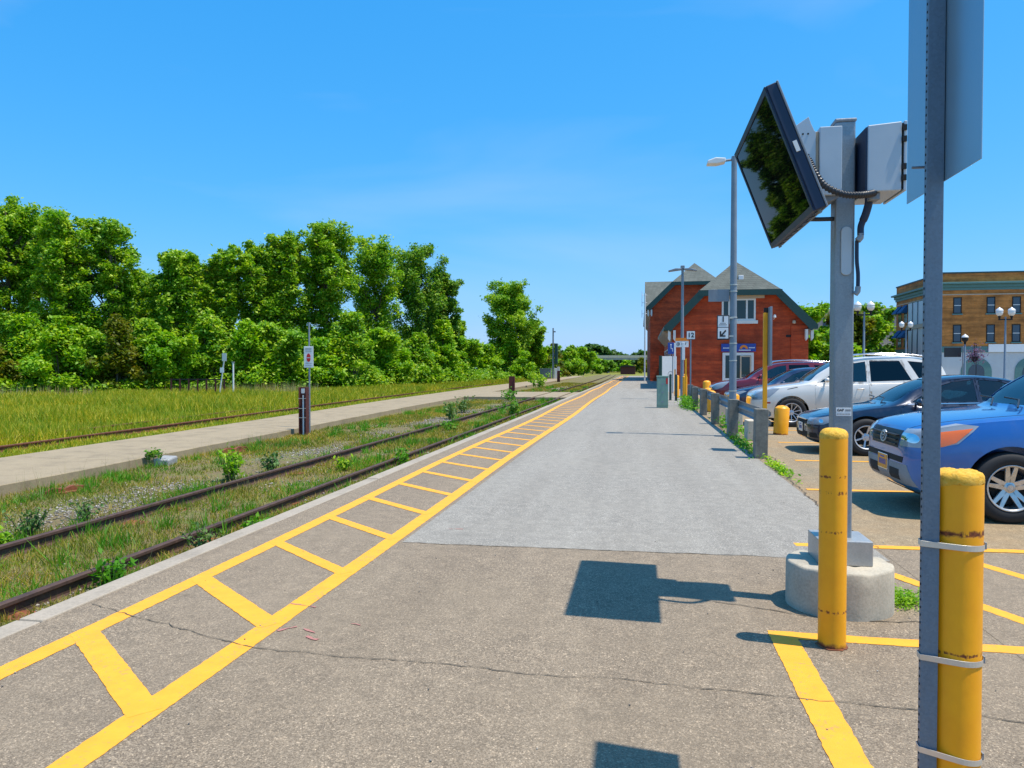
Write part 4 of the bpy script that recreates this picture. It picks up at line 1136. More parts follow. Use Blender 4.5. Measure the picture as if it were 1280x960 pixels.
bl = MB().box(-0.56, -0.09, -0.012, 0.012, 3.12, 3.40).build('blank_sign', M['galv_dull'], lp, bev=0.002)
s1 = MB().box(-0.375, -0.095, -0.09, -0.07, 2.23, 2.80).build('platform_sign', M['black_sign'], lp, bev=0.02)
for z0 in (2.26, 2.525): MB().box(-0.352, -0.118, -0.094, -0.0885, z0, z0+0.25).build('sign_face', M['white_sign'], s1)
text('1', 0.17, M['black_sign'], s1, (-0.235, -0.0965, 2.70), bold=0.006)
mb = MB()
for z, n in ((2.60, 5), (2.565, 7)):
    for k in range(n): mb.box(-0.235-n*0.013+k*0.026, -0.235-n*0.013+k*0.026+0.018, -0.097, -0.0945, z, z+0.02)
mb.build('small_print', M['grey_print'], s1)
mb = MB(); mb.prism([(-0.310, 2.30), (-0.18, 2.30), (-0.18, 2.335), (-0.275, 2.335), (-0.275, 2.43), (-0.310, 2.43)], -0.097, -0.0945)
mb.prism([(-0.295, 2.333), (-0.27, 2.308), (-0.16, 2.435), (-0.185, 2.46)], -0.0985, -0.0975); mb.build('arrow', M['black_sign'], s1)
for z in (2.3, 2.72): MB().box(-0.1, 0.0, -0.085, -0.06, z, z+0.03).build('sign_bracket', M['strap'], lp)

lp2 = thing('lamp_post', 'farther grey double armed lamp post carrying the orange and white sign', 'lamp post', (2.08, 38, 0), 0, 'grey platform lamp posts')
MB().lathe([(0.085, 0), (0.078, 3), (0.062, 6.6), (0.0, 6.62)], 16).build('pole', M['pole_blue'], lp2, smooth=40)
for sgn in (-1, 1):
    MB().prism([(sgn*0.05, 6.48), (sgn*0.68, 6.40), (sgn*0.70, 6.46), (sgn*0.35, 6.56), (sgn*0.05, 6.55)], -0.15, 0.15).build('lamp_head', M['galv_dull'], lp2, bev=0.015)
MB().box(-0.1, 0.1, -0.08, 0.08, 6.55, 6.7).build('cap', M['galv_dull'], lp2, bev=0.01)
s2 = MB().box(-0.34, 0.30, -0.13, -0.11, 2.62, 3.08).build('sign_panel', M['white_sign'], lp2, bev=0.01)
MB().box(-0.345, 0.305, -0.136, -0.131, 2.93, 3.085).build('orange_stripe', M['orange_sign'], s2)
mb = MB()
for xc in (-0.2,):
    mb.lathe([(0.06, 0), (0.085, 0), (0.085, 0.004), (0.06, 0.004)], 20, Matrix.Translation((xc, -0.131, 2.775)) @ Matrix.Rotation(R(90), 4, 'X'), closed=True)
mb.box(-0.22, -0.18, -0.136, -0.131, 2.74, 2.81)
mb.build('symbol', M['black_sign'], s2)
text('C 7', 0.16, M['black_sign'], s2, (0.07, -0.135, 2.775), bold=0.004)

def signpole(name, label, x, y, h, w, m, rz=0):
    t = thing(name, label, 'sign post', (x, y, 0), rz)
    MB().box(-w/2, w/2, -w/2, w/2, 0, h).build('pole', m, t, bev=0.004)
    return t
t = signpole('sign_post', 'grey post with small white sign reading 12 beside the platform', 2.1, 32.0, 3.0, 0.06, M['galv'])
s_ = MB().box(-0.18, 0.18, -0.06, -0.04, 2.78, 3.14).build('number_sign', M['black_sign'], t, bev=0.03)
MB().box(-0.165, 0.165, -0.066, -0.0601, 2.795, 3.125).build('sign_face', M['white_sign'], s_)
text('12', 0.27, M['black_sign'], s_, (0, -0.069, 2.955), bold=0.008)
t = signpole('sign_post', 'tall yellow post with a grey sign seen edge-on behind the nearest guard rail post', 2.33, 14.6, 2.62, 0.075, M['yellow_c'])
MB().box(0.045, 0.055+0.03, -0.25, 0.25, 1.62, 2.72).build('edge_sign', M['galv'], t, bev=0.004)
MB().box(-0.03, 0.045, -0.02, 0.02, 2.62, 2.72).build('clamp', M['dark'], t)
t = signpole('sign_post', 'yellow post with a white sleeve sign behind the orange and white sign', 2.05, 34.5, 2.0, 0.08, M['yellow_c'])
MB().box(-0.17, -0.045, -0.07, 0.07, 1.95, 2.75).build('white_sign_panel', M['white_sign'], t, bev=0.01)
t = signpole('sign_post', 'thin white and orange post left of the far lamp post', 1.95, 43, 1.5, 0.06, M['yellow_c'])
MB().box(-0.05, 0.05, -0.04, 0.04, 1.5, 3.0).build('white_sleeve', M['white_sign'], t, bev=0.01)
t = signpole('sign_post', 'thin pale post left of the far lamp post beside the white and orange post', 2.1, 45.5, 2.6, 0.05, M['galv'])
# blue round-cornered parking symbol sign
t = signpole('sign_post', 'pole with small blue wheelchair sign in front of the station', 2.0, 47, 2.6, 0.06, M['galv'])
s_ = MB().box(-0.30, 0.08, -0.06, -0.04, 2.45, 3.15).build('blue_panel', M['blue_sign'], t, bev=0.02)
mb = MB(); mb.lathe([(0.0, 0), (0.05, 0), (0.05, 0.004), (0, 0.004)], 12, Matrix.Translation((-0.11, -0.0605, 3.02)) @ Matrix.Rotation(R(90), 4, 'X'))
mb.box(-0.13, -0.09, -0.065, -0.0605, 2.78, 2.95); mb.box(-0.13, 0.0, -0.065, -0.0605, 2.76, 2.80); mb.box(-0.03, 0.0, -0.065, -0.0605, 2.6, 2.76)
mb.build('symbol', M['white_sign'], s_)
# white information board
t = thing('information_board', 'tall white information board with a round symbol beside the green box', 'board', (1.85, 50.0, 0), R(38))
MB().box(-0.62, 0.62, -0.10, 0.10, 0, 2.35).build('panel', M['cabinet'], t, bev=0.01)
MB().box(-0.70, -0.625, -0.12, 0.12, 0, 2.4).build('side_post', M['dark_green'], t)
mb = MB(); mb.lathe([(0.19, 0), (0.225, 0), (0.225, 0.006), (0.19, 0.006)], 28, Matrix.Translation((0.1, -0.101, 1.15)) @ Matrix.Rotation(R(90), 4, 'X'), closed=True)
mb.prism([(-0.02, 1.12), (0.1, 1.22), (0.22, 1.12), (0.22, 1.08), (0.1, 1.17), (-0.02, 1.08)], -0.107, -0.101)
mb.build('symbol', M['grey_print'], t)
# green utility box
ub = thing('utility_box', 'pale green metal utility cabinet standing on the platform', 'utility box', (0.88, 29.75, 0))
MB().box(-0.22, 0.22, 0, 0.36, 0.0, 1.22).build('body', M['util_green'], ub, bev=0.012)
MB().box(-0.235, 0.235, -0.015, 0.375, 1.22, 1.27).build('lid', M['util_green'], ub, bev=0.01)
MB().box(-0.20, 0.20, -0.012, -0.001, 0.10, 1.16).build('door', M['util_green'], ub, bev=0.004)
MB().box(0.13, 0.20, -0.018, -0.0125, 0.95, 1.18).build('red_sticker', M['red_sign'], ub)
mb = MB()
for z in (0.95, 0.62, 0.25): mb.lathe([(0, 0), (0.04, 0), (0.04, 0.02), (0, 0.02)], 10, Matrix.Translation((0.0, -0.012, z)) @ Matrix.Rotation(R(90), 4, 'X'))
mb.build('latch', M['galv'], ub)

def small_bollard(x, y, h, r, m, label, group, tilt=0, name='bollard'):
    t = thing(name, label, 'bollard', (x, y, 0), 0, group)
    o = MB().lathe([(r, 0), (r, h), (r*0.96, h+0.01), (r*0.6, h+r*0.35), (0, h+r*0.45)], 18).build('post', m, t, smooth=40)
    t.rotation_euler = (0, tilt, 0)
    return t
for x, y, h, lab in ((0.98, 36.0, 1.15, 'yellow loop topped bollard just behind the green utility box'), (1.93, 40.0, 1.15, 'yellow bollard left of the pair in front of the station'), (2.12, 36.3, 1.15, 'yellow bollard right of the pair in front of the station'), (2.45, 42.0, 1.2, 'yellow bollard behind the pair by the far lamp post')):
    small_bollard(x, y, h, 0.11, M['yellow_c'], lab, 'yellow bollards at the end of the guard rail')
for x, y, lab in ((1.47, 37.0, 'dark green slim post left of its lighter neighbour'), (1.72, 36.5, 'green slim post beside the yellow bollards')):
    t = small_bollard(x, y, 1.25, 0.06, M['dark_green'], lab, 'green slim posts', name='slim_post'); t['category'] = 'post'
for x, y, h, tl, lab in ((3.30, 18.4, 0.62, 0.06, 'short tilted yellow bollard before the cream car wheel'), (2.75, 23.0, 0.75, 0.03, 'short yellow bollard behind the second guard rail gap'), (2.55, 27.5, 0.7, -0.03, 'short yellow bollard behind the third guard rail post'), (2.75, 31.2, 0.7, 0.02, 'short yellow bollard at the far end of the guard rail'), (2.95, 34.3, 0.95, 0.02, 'yellow bollard in front of the maroon car nose')):
    small_bollard(x, y, h, 0.17, M['yellow_c'], lab, 'short yellow bollards ahead of the parked cars', tl)

# guard rail
gy = [13.5, 17.6, 21.5, 25.5, 29.0, 32.6]
gl = ['nearest grey guard rail post', 'second grey guard rail post beside the lamp post', 'third grey guard rail post', 'fourth grey guard rail post', 'fifth grey guard rail post', 'farthest grey guard rail post in the weeds']
gr = thing('guard_rail', 'grey steel guard rail on timber posts between platform and parked cars', 'guard rail', (2.1, 13.5, 0))
for i, yy in enumerate(gy):
    o = MB().box(-0.12, 0.10, -0.11, 0.11, -0.1, 0.86 + random.uniform(-0.02, 0.02)).build('post', M['post_wood'], gr, bev=0.012, loc=(random.uniform(-.015, .015), yy-13.5, 0))
    o.rotation_euler = (random.uniform(-.02, .02), random.uniform(-.03, .03), random.uniform(-.05, .05))
prof = [(0.0, 0.56), (0.05, 0.59), (0.05, 0.64), (0.0, 0.68), (0.0, 0.71), (0.05, 0.75), (0.05, 0.80), (0.0, 0.84)]
full = [(x+0.11, z) for x, z in prof] + [(x+0.118, z) for x, z in reversed(prof)]
for a, b in zip(gy[:-1], gy[1:]):
    MB().prism(full, a-13.5+0.02, b-13.5-0.02).build('beam', M['galv'], gr)
for i, (yy, w, h, lab) in enumerate(((16.9, 0.5, 0.44, 'pale concrete block behind the first span of the guard rail'), (20.6, 0.5, 0.5, 'pale concrete block behind the second span of the guard rail'), (24.2, 0.5, 0.5, 'pale concrete block behind the third span of the guard rail'))):
    o = MB().box(-0.2, 0.2, -w/2, w/2, 0, h).build('concrete_block', M['block'], None, bev=0.02, loc=(2.5, yy, 0)); tag(o, lab, 'concrete block', 'concrete blocks behind the guard rail')

# brown marker posts across the tracks
def marker(x, y, h, label, stripe, z=GZ, w=0.11):
    t = thing('marker_post', label, 'post', (x, y, z), 0, 'brown steel marker posts')
    mb = MB(); mb.prism([(-w, -0.10), (-w+0.015, -0.10), (-w+0.015, -0.02), (w-0.015, -0.02), (w-0.015, -0.10), (w, -0.10), (w, 0.10), (-w, 0.10)], 0, h, 'z')
    mb.build('post', M['brownpost'], t, bev=0.003)
    if stripe:
        MB().box(-0.022, 0.018, -0.031, -0.0205, 0.02, h-0.22).build('white_strip', M['white_sign'], t)
        MB().box(-0.06, 0.045, -0.034, -0.0205, h-0.17, h-0.04).build('reflector', M['white_metal'], t)
        for z_ in (0.52, 0.78, 1.06): MB().box(-w-0.004, w+0.004, -0.106, -0.1005, z_, z_+0.012).build('wire_band', M['strap'], t)
    return t
marker(-9.33, 19.5, 1.38, 'nearest brown steel post with white strip on the low platform edge', True)
marker(-8.75, 50.5, 1.15, 'brown steel post standing at the track crossing', False, -0.14, 0.2)
marker(-10.9, 100, 1.55, 'farthest brown post beside the bright weed clump', False, w=0.2)
t = thing('danger_sign', 'tall thin post with white sign showing a red oval behind the brown post', 'sign', (-9.53, 20.3, GZ))
MB().tube([(0, 0, 0), (0, 0, 3.25)], 0.026, 8).build('pole', M['galv'], t, smooth=60)
s_ = MB().box(-0.145, 0.145, -0.05, -0.035, 1.93, 2.55).build('sign_panel', M['white_sign'], t, bev=0.006)
mb = MB()
for sgn in (1, -1):
    mb.prism([(0.062*math.cos(a), 2.22 + sgn*(0.012 + 0.11*math.sin(a))) for a in np.linspace(0, math.pi, 14)], -0.056, -0.0505)
mb.build('red_oval', M['red_sign'], s_)
mb = MB()
for z, n, hh_ in ((2.46, 6, 0.035), (2.405, 8, 0.018), (2.05, 6, 0.015), (1.99, 7, 0.012)):
    for k in range(n): mb.box(-0.1+k*0.2/n, -0.1+(k+0.72)*0.2/n, -0.054, -0.0505, z, z+hh_)
mb.build('small_print', M['grey_print'], s_)
# the two leaning poles in the meadow
t = thing('leaning_pole', 'leaning pale pole with a small white plate at the back of the meadow', 'pole', (-28.9, 47.3, GZ))
MB().tube([(0, 0, 0), (0.42, 0, 2.75)], 0.045, 8).build('pole', M['white_metal'], t, smooth=60)
MB().box(0.1, 0.4, -0.08, -0.06, 1.6, 1.95).build('plate', M['white_sign'], t); MB().box(0.27, 0.6, -0.08, -0.06, 2.4, 2.95).build('upper_plate', M['cabinet'], t)
t = thing('upright_pole', 'upright pale pole right of the leaning pole in the meadow', 'pole', (-27.9, 47.4, GZ))
MB().tube([(0, 0, 0), (0, 0, 2.3)], 0.06, 8).build('pole', M['white_metal'], t, smooth=60); MB().box(-0.08, 0.08, -0.08, 0.08, 2.3, 2.36).build('cap', M['galv'], t)
# wire fence at the foot of the trees
t = thing('rail_fence', 'dark low rail fence at the foot of the trees left of the leaning poles', 'fence', (-33.5, 48.6, GZ))
for k in range(7): MB().box(k*0.7-0.05, k*0.7+0.05, -0.04, 0.04, 0, 1.15).build('post', M['brownpost'], t)
MB().box(-0.1, 4.4, -0.03, 0.03, 1.05, 1.14).build('top_rail', M['dark'], t)
# signal mast and cabinets
t = thing('signal_mast', 'tall grey signal mast with dark signal head beside the line', 'signal', (-13.9, 119.4, GZ))
MB().tube([(0, 0, 0), (0, 0, 8.4)], [0.17, 0.11], 10).build('mast', M['galv'], t, smooth=60)
MB().box(0.25, 0.75, -0.2, 0.2, 2.6, 5.9).build('signal_head', M['dark_green'], t, bev=0.05)
MB().box(0.05, 0.25, -0.05, 0.05, 4.0, 4.2).build('bracket', M['galv'], t)
MB().box(0.12, 0.4, -0.1, 0.1, 7.7, 7.9).build('small_lamp', M['galv_dull'], t)
t = thing('signal_cabinet', 'dark grey wide equipment cabinet at the foot of the signal mast', 'cabinet', (-15.0, 118.6, GZ))
MB().box(-0.95, 0.8, 0, 0.9, 0.35, 1.75).build('body', M['galv_dull'], t, bev=0.03); MB().box(-1.0, 0.85, -0.05, 0.95, 1.75, 1.85).build('roof', M['galv_dull'], t)
for xx in (-0.8, 0.65): MB().box(xx-0.08, xx+0.08, 0.2, 0.6, 0, 0.35).build('leg', M['galv_dull'], t)
t = thing('signal_cabinet', 'slim pale cabinet with small meter right beside the signal mast', 'cabinet', (-13.35, 118.3, GZ))
MB().box(-0.22, 0.22, 0, 0.5, 0, 1.9).build('body', M['white_metal'], t, bev=0.03); MB().box(0.24, 0.6, 0, 0.4, 0.9, 2.1).build('meter_box', M['cabinet'], t, bev=0.03)

# street lamps with globes
def globelamp(x, y, h, label, n=2, sc=1.0, gcap=True):
    t = thing('street_lamp', label, 'street lamp', (x, y, 0), 0, 'globe street lamps beyond the cars')
    MB().lathe([(0.16*sc, 0), (0.16*sc, 0.7), (0.09*sc, 0.85), (0.06*sc, h-0.6*sc), (0.05*sc, h-0.55*sc)], 12).build('pole', M['pole_blue'], t, smooth=40)
    xs = (-0.42*sc, 0.42*sc) if n == 2 else (0,)
    if n == 2: MB().box(-0.48*sc, 0.48*sc, -0.05, 0.05, h-0.80*sc, h-0.70*sc).build('cross_arm', M['dark'], t)
    for xx in xs:
        MB().lathe([(0.05*sc, h-0.72*sc), (0.10*sc, h-0.55*sc), (0.10*sc, h-0.48*sc), (0.02*sc, h-0.46*sc)], 10, Matrix.Translation((xx, 0, 0))).build('cup', M['dark'], t)
        MB().lathe([(0.10*sc, h-0.48*sc), (0.22*sc, h-0.36*sc), (0.25*sc, h-0.20*sc), (0.20*sc, h-0.05*sc)], 14, Matrix.Translation((xx, 0, 0))).build('globe', M['globe'] if n == 2 else M['dark'], t, smooth=60)
        MB().lathe([(0.26*sc, h-0.10*sc), (0.22*sc, h+0.02*sc), (0.05*sc, h+0.14*sc), (0, h+0.2*sc)], 14, Matrix.Translation((xx, 0, 0))).build('cap', M['white_metal'], t, smooth=60)
    return t
globelamp(15.2, 54.4, 6.0, 'tall twin globe street lamp right of the big galvanised pole')
globelamp(26.9, 81.8, 6.2, 'twin globe street lamp before the corner of the brown building')
globelamp(27.3, 99.1, 6.2, 'smallest twin globe street lamp deep behind the big twin lamp')
globelamp(27.2, 61.5, 6.0, 'twin globe street lamp in front of the brown building windows')
globelamp(26.4, 66.5, 4.2, 'single headed short street lamp between the building windows', 1)
t = thing('street_sign', 'dark street sign board on a post before the white ground floor', 'sign', (29.6, 75, 0))
MB().tube([(0, 0, 0), (0, 0, 3.6)], 0.05, 8).build('pole', M['galv'], t); MB().box(-1.6, -0.15, -0.05, 0.05, 2.6, 3.5).build('sign_panel', M['black_plastic'], t, bev=0.02)
t = thing('flower_basket', 'hanging purple flower basket beside the dark street sign', 'flower basket', (30.2, 74, 2.3))
M['flower'] = leafmat('purple_flowers', [(0.10, 0.06, 0.22), (0.16, 0.09, 0.28), (0.22, 0.08, 0.16)])
P = rng.normal(size=(700, 3))*np.array([0.42, 0.35, 0.4]) + np.array([0, 0, 0.5]); v, f = leaf_cards(P, np.full(700, 0.09)); np_mesh('flowers', v, f, M['flower'], t)['kind'] = 'stuff'
MB().lathe([(0.1, -0.2), (0.4, 0.3), (0.38, 0.35)], 14).build('basket', M['dark'], t); MB().tube([(0.3, 0.4, -2.3), (0.3, 0.4, 1.5), (0, 0, 1.6), (0, 0, 0.3)], 0.03, 6).build('hook', M['dark'], t)
# ------------------------------------------------------------ foreground: round base, steel post, display, cabinet, cables
t = thing('concrete_footing', 'round cast concrete base carrying the big galvanised square post', 'concrete base', (1.31, 5.20, 0))
rr_ = random.Random(4)
prof = [(0.333, -0.05), (0.332, 0.20), (0.331, 0.280), (0.327, 0.293), (0.318, 0.298), (0.0, 0.302)]
o = MB().lathe(prof, 72).build('cast_base', M['base'], t, smooth=50)
for v in o.data.vertices:
    if v.co.z > 0.26 and math.hypot(v.co.x, v.co.y) > 0.3:
        a = math.atan2(v.co.y, v.co.x); k = max(0, math.sin(a*3+2.1)*math.sin(a*7+0.4))
        v.co.x *= 1-0.035*k; v.co.y *= 1-0.035*k; v.co.z -= 0.012*k
M['crackb'] = plain('concrete_crack', (0.16, 0.12, 0.09), 0.95)
post = thing('steel_post', 'tall square galvanised steel post with oval cover plate and small sticker on the concrete base', 'post', (1.318, 5.22, 0.30))
M['cover_steel'] = galv('base_cover_steel', (0.44, 0.43, 0.40), 0.4, 0.5)
H_ = 2.89
MB().prism([(-0.062, -0.062), (0.062, -0.062), (0.062, 0.062), (-0.062, 0.062)], 0.0, H_, 'z').build('column', M['galv'], post, bev=0.012, seg=3)
MB().box(-0.068, 0.068, -0.068, 0.068, H_-0.002, H_+0.02).build('cap', M['galv_dull'], post, bev=0.008)
bc = MB().box(-0.165, 0.165, -0.165, 0.165, 0, 0.16).build('base_cover', M['cover_steel'], post, bev=0.006)
ov_ = []
for k in range(24):
    a = 2*math.pi*k/24; ov_.append((0.008+0.034*math.cos(a), 2.045 + 0.034*math.sin(a) + (0.125 if math.sin(a) >= 0 else -0.125)))
MB().prism(ov_, -0.074, -0.0621).build('oval_cover', M['alu'], post, bev=0.003, smooth=40)
stk = MB().box(-0.045, 0.05, -0.0645, -0.0625, 0.965, 1.02).build('sticker', M['white_sign'], post)
text('GAP', 0.022, M['black_sign'], stk, (-0.018, -0.0655, 1.002), ext=0.0004, bold=0.0008)
mb = MB()
for k in range(7): mb.box(0.012+k*0.005, 0.012+k*0.005+0.0032, -0.0655, -0.0646, 0.995, 1.009)
for k in range(9): mb.box(-0.04+k*0.0095, -0.04+k*0.0095+0.007, -0.0655, -0.0646, 0.974, 0.980)
mb.build('small_print', M['grey_print'], stk)

# display screen, tilted down towards the platform
vdir = Vector((0.278, 0.0, -0.723)).normalized(); udir = Vector((0, 1, 0)); ndir = vdir.cross(udir).normalized()
if ndir.x > 0: ndir = -ndir
SM = Matrix((( udir.x, vdir.x, ndir.x, 0.848), (udir.y, vdir.y, ndir.y, 5.175), (udir.z, vdir.z, ndir.z, 2.845), (0, 0, 0, 1)))
scr = thing('display_screen', 'large dark wide flat display screen tilted over the platform on the galvanised post', 'display screen', (0, 0, 0))
scr.matrix_world = SM
hu, hv = 0.685, 0.388
def uvn(mb, u0, u1, v0, v1, n0, n1): return mb.box(u0, u1, v0, v1, n0, n1)
MB().box(-hu, hu, -hv, hv, -0.062, 0.0).build('housing', M['screen_frame'], scr, bev=0.006)
fr = MB(); bz = 0.035
fr.box(-hu+0.001, hu-0.001, -hv+0.001, -hv+bz, 0.0005, 0.012); fr.box(-hu+0.001, hu-0.001, hv-bz, hv-0.001, 0.0005, 0.012)
fr.box(-hu+0.001, -hu+bz, -hv+bz, hv-bz, 0.0005, 0.012); fr.box(hu-bz, hu-0.001, -hv+bz, hv-bz, 0.0005, 0.012)
fr.build('bezel', M['screen_frame'], scr, bev=0.003)
MB().box(-hu+bz, hu-bz, -hv+bz, hv-bz, 0.0006, 0.006).build('glass', M['screen'], scr)
# pale edge of the rear cover, small label, underside vents
MB().box(-hu-0.004, hu+0.004, -hv-0.004, hv+0.004, -0.074, -0.0625).build('rear_cover', M['galv_dull'], scr, bev=0.003)
MB().box(-hu-0.0065, -hu-0.001, -0.03, 0.035, -0.045, -0.022).build('label_plate', M['white_sign'], scr)
mb = MB()
for k in range(8): mb.box(-0.6+k*0.16, -0.5+k*0.16, hv+0.0005, hv+0.004, -0.05, -0.02)
mb.build('vent', M['black_plastic'], scr)
mb = MB()
for u in (-0.62, 0.62): mb.box(u-0.02, u+0.02, hv+0.0, hv+0.018, -0.045, -0.03)
mb.build('bolt_lug', M['galv'], scr)
# mounting bracket: pale plates between screen and post
br = thing('mounting_bracket', 'pale metal bracket with rows of bolt holes between the display screen and post', 'bracket', (1.262, 5.05, 2.65))
plate = [(-0.36, 0.28), (-0.31, 0.47), (-0.20, 0.545), (-0.185, 0.50), (-0.165, 0.455), (-0.155, 0.445), (-0.155, 0.04), (-0.24, -0.02), (-0.27, 0.02)]
MB().prism(plate, -0.010, 0.0).build('holed_plate', M['alu'], br, bev=0.002)
mb = MB()
for z, xs in ((0.435, (-0.30, -0.27, -0.235, -0.203)), (0.30, (-0.245, -0.222, -0.2))):
    for x_ in xs: mb.lathe([(0, 0), (0.006, 0), (0.006, 0.003), (0, 0.003)], 10, Matrix.Translation((x_, -0.0105, z)) @ Matrix.Rotation(R(90), 4, 'X'))
mb.build('bolt_hole', M['dark'], br)
MB().box(-0.135, 0.0, -0.03, 0.40, 0.035, 0.47).build('box_arm', M['alu'], br, bev=0.004)
MB().prism(plate, 0.37, 0.38).build('rear_plate', M['alu'], br, bev=0.002)
MB().box(-0.154, -0.136, 0.0, 0.36, 0.05, 0.45).build('slot_channel', M['beige_trim'], br, bev=0.003)
MB().prism([(-0.27, 0.0), (-0.155, 0.034), (-0.0, 0.034), (-0.04, 0.01), (-0.16, -0.03), (-0.22, -0.06)], -0.004, 0.24).build('lower_plate', M['galv_dull'], br, bev=0.002)
MB().tube([(-0.22, 0.1, -0.09), (-0.1, 0.12, -0.09), (0.02, 0.15, -0.085)], 0.014, 10).build('stay_tube', M['black_plastic'], br, smooth=60)
# equipment cabinet on the other side of the post
cb = thing('equipment_cabinet', 'pale blue grey steel cabinet fixed to the right side of the galvanised post', 'cabinet', (1.39, 5.06, 2.69))
MB().prism([(0.016, 0.0), (0.215, 0.0), (0.215, 0.43), (0.016, 0.415)], -0.07, 0.33).build('body', M['alu'], cb, bev=0.006)
MB().box(0.006, 0.0155, -0.062, 0.325, 0.01, 0.405).build('side_panel', M['screen_frame'], cb)
MB().box(-0.02, 0.004, 0.175, 0.215, 0.05, 0.38).build('mount_strap', M['galv_dull'], cb, bev=0.003)
MB().box(0.2155, 0.228, -0.06, 0.32, 0.012, 0.42).build('door_gap', M['dark'], cb)
MB().box(0.228, 0.245, -0.072, 0.332, -0.002, 0.432).build('door', M['alu'], cb, bev=0.003)
for z in (0.06, 0.13, 0.30, 0.37): MB().box(0.216, 0.240, -0.085, -0.073, z, z+0.035).build('hinge', M['dark'], cb)
MB().box(0.04, 0.10, -0.04, 0.06, -0.045, -0.001).build('gland_plate', M['galv_dull'], cb, bev=0.004)
# cables
def smooth_path(P, n=8):
    P = [Vector(p) for p in P]; out = []
    Q = [P[0]] + P + [P[-1]]
    for i in range(1, len(Q)-2):
        for k in range(n):
            t = k/n; a, b, c, d = Q[i-1], Q[i], Q[i+1], Q[i+2]
            out.append(0.5*((2*b) + (-a+c)*t + (2*a-5*b+4*c-d)*t*t + (-a+3*b-3*c+d)*t**3))
    out.append(P[-1]); return out
cab = thing('power_conduit', 'black ribbed flexible conduit looping from the display screen past the post', 'cable', (1.05, 4.98, 2.9))
path = smooth_path([(-0.03, 0.02, 0.02), (0.0, 0.0, 0.0), (0.03, -0.01, -0.07), (0.09, -0.03, -0.17), (0.19, -0.06, -0.235), (0.28, -0.06, -0.245), (0.36, -0.01, -0.23), (0.40, 0.03, -0.215)], 22)
mb = MB(); n = len(path); mb.tube(path, [0.023 if (k//2) % 2 else 0.018 for k in range(n)], 12); mb.build('hose', M['black_plastic'], cab, smooth=70)
MB().tube([(-0.035, 0.025, 0.035), (-0.01, 0.0, 0.005)], 0.026, 12).build('silver_fitting', M['chrome'], cab, smooth=50)
cab = thing('down_cable', 'dark cable hanging down the right side of the post below the cabinet', 'cable', (1.40, 5.12, 2.66))
path = smooth_path([(0.045, -0.02, 0.03), (0.045, -0.02, -0.02), (0.03, -0.01, -0.09), (0.006, 0, -0.16), (0.004, 0.0, -0.22)], 10)
MB().tube(path, [0.025]*26 + [0.021]*(len(path)-26), 12).build('upper_cable', M['screen_frame'], cab, smooth=60)
MB().tube([(0.004, 0, -0.21), (0.003, 0, -0.235), (-0.014, 0.0, -0.255)], 0.021, 12).build('elbow', M['galv'], cab, smooth=60)
path = smooth_path([(-0.013, 0.02, -0.25), (-0.012, 0.02, -0.38), (-0.004, 0.02, -0.47), (-0.004, 0.02, -0.56)], 8)
MB().tube(path, 0.012, 10).build('lower_cable', M['screen_frame'], cab, smooth=60)
MB().tube([(-0.003, 0.02, -0.55), (-0.005, 0.02, -0.58), (-0.02, 0.02, -0.60)], 0.018, 12).build('lower_elbow', M['galv'], cab, smooth=60)

# yellow steel bollards
def big_bollard(x, y, h, r, m, label, seed, jag, dome=0.022):
    t = thing('bollard', label, 'bollard', (x, y, 0), 0, 'rusting yellow bollards in the foreground')
    MB().lathe([(r, -0.05), (r, h*0.3), (r, h*0.7), (r, h-0.03), (r*0.93, h-0.029)], 48).build('pipe', m, t, smooth=40)
    # rough concrete cap
    q = np.random.default_rng(seed); prof = [(r*1.0, h-0.03), (r*1.02, h-0.02), (r*1.0, h-0.006), (r*0.93, h+0.004), (r*0.8, h+0.004+dome*0.5), (r*0.62, h+0.005+dome*0.75), (r*0.42, h+0.005+dome*0.9), (r*0.2, h+0.005+dome*0.98), (0, h+0.005+dome)]
    o = MB().lathe(prof, 64).build('concrete_cap', M['yellow_cap'], t, smooth=60)
    for v in o.data.vertices:
        a = math.atan2(v.co.y, v.co.x); rad = math.hypot(v.co.x, v.co.y)/r
        k = math.sin(a*5+seed)*0.35 + math.sin(a*11+seed*2)*0.3 + q.normal()*0.35
        v.co.z += 0.0035*k*min(1, rad*1.5) - (jag*max(0, math.sin(a*2+1))*0.012 if v.co.z < h-0.01 else 0)
        if rad > 0.5: v.co.x *= 1+0.008*k; v.co.y *= 1+0.008*k
    return t
b1 = big_bollard(1.08, 4.42, 1.215, 0.0745, M['yellow_a'], 'yellow steel bollard standing on the yellow corner line before the concrete base', 3, 0.5)
mb = MB(); rr_ = random.Random(8)
prof = []
for k in range(28):
    a = 2*math.pi*k/28; q = 0.078 + rr_.uniform(0, 0.012); prof.append((q*math.cos(a), q*math.sin(a)))
mb.prism(prof, 0.0, 0.007, 'z'); mb.build('rust_ring', M['rustplate'], b1, bev=0.002)
b2 = big_bollard(1.03, 2.64, 1.235, 0.0765, M['yellow_b'], 'yellow steel bollard strapped to the sign post at the right edge', 5, 1.0, 0.006)
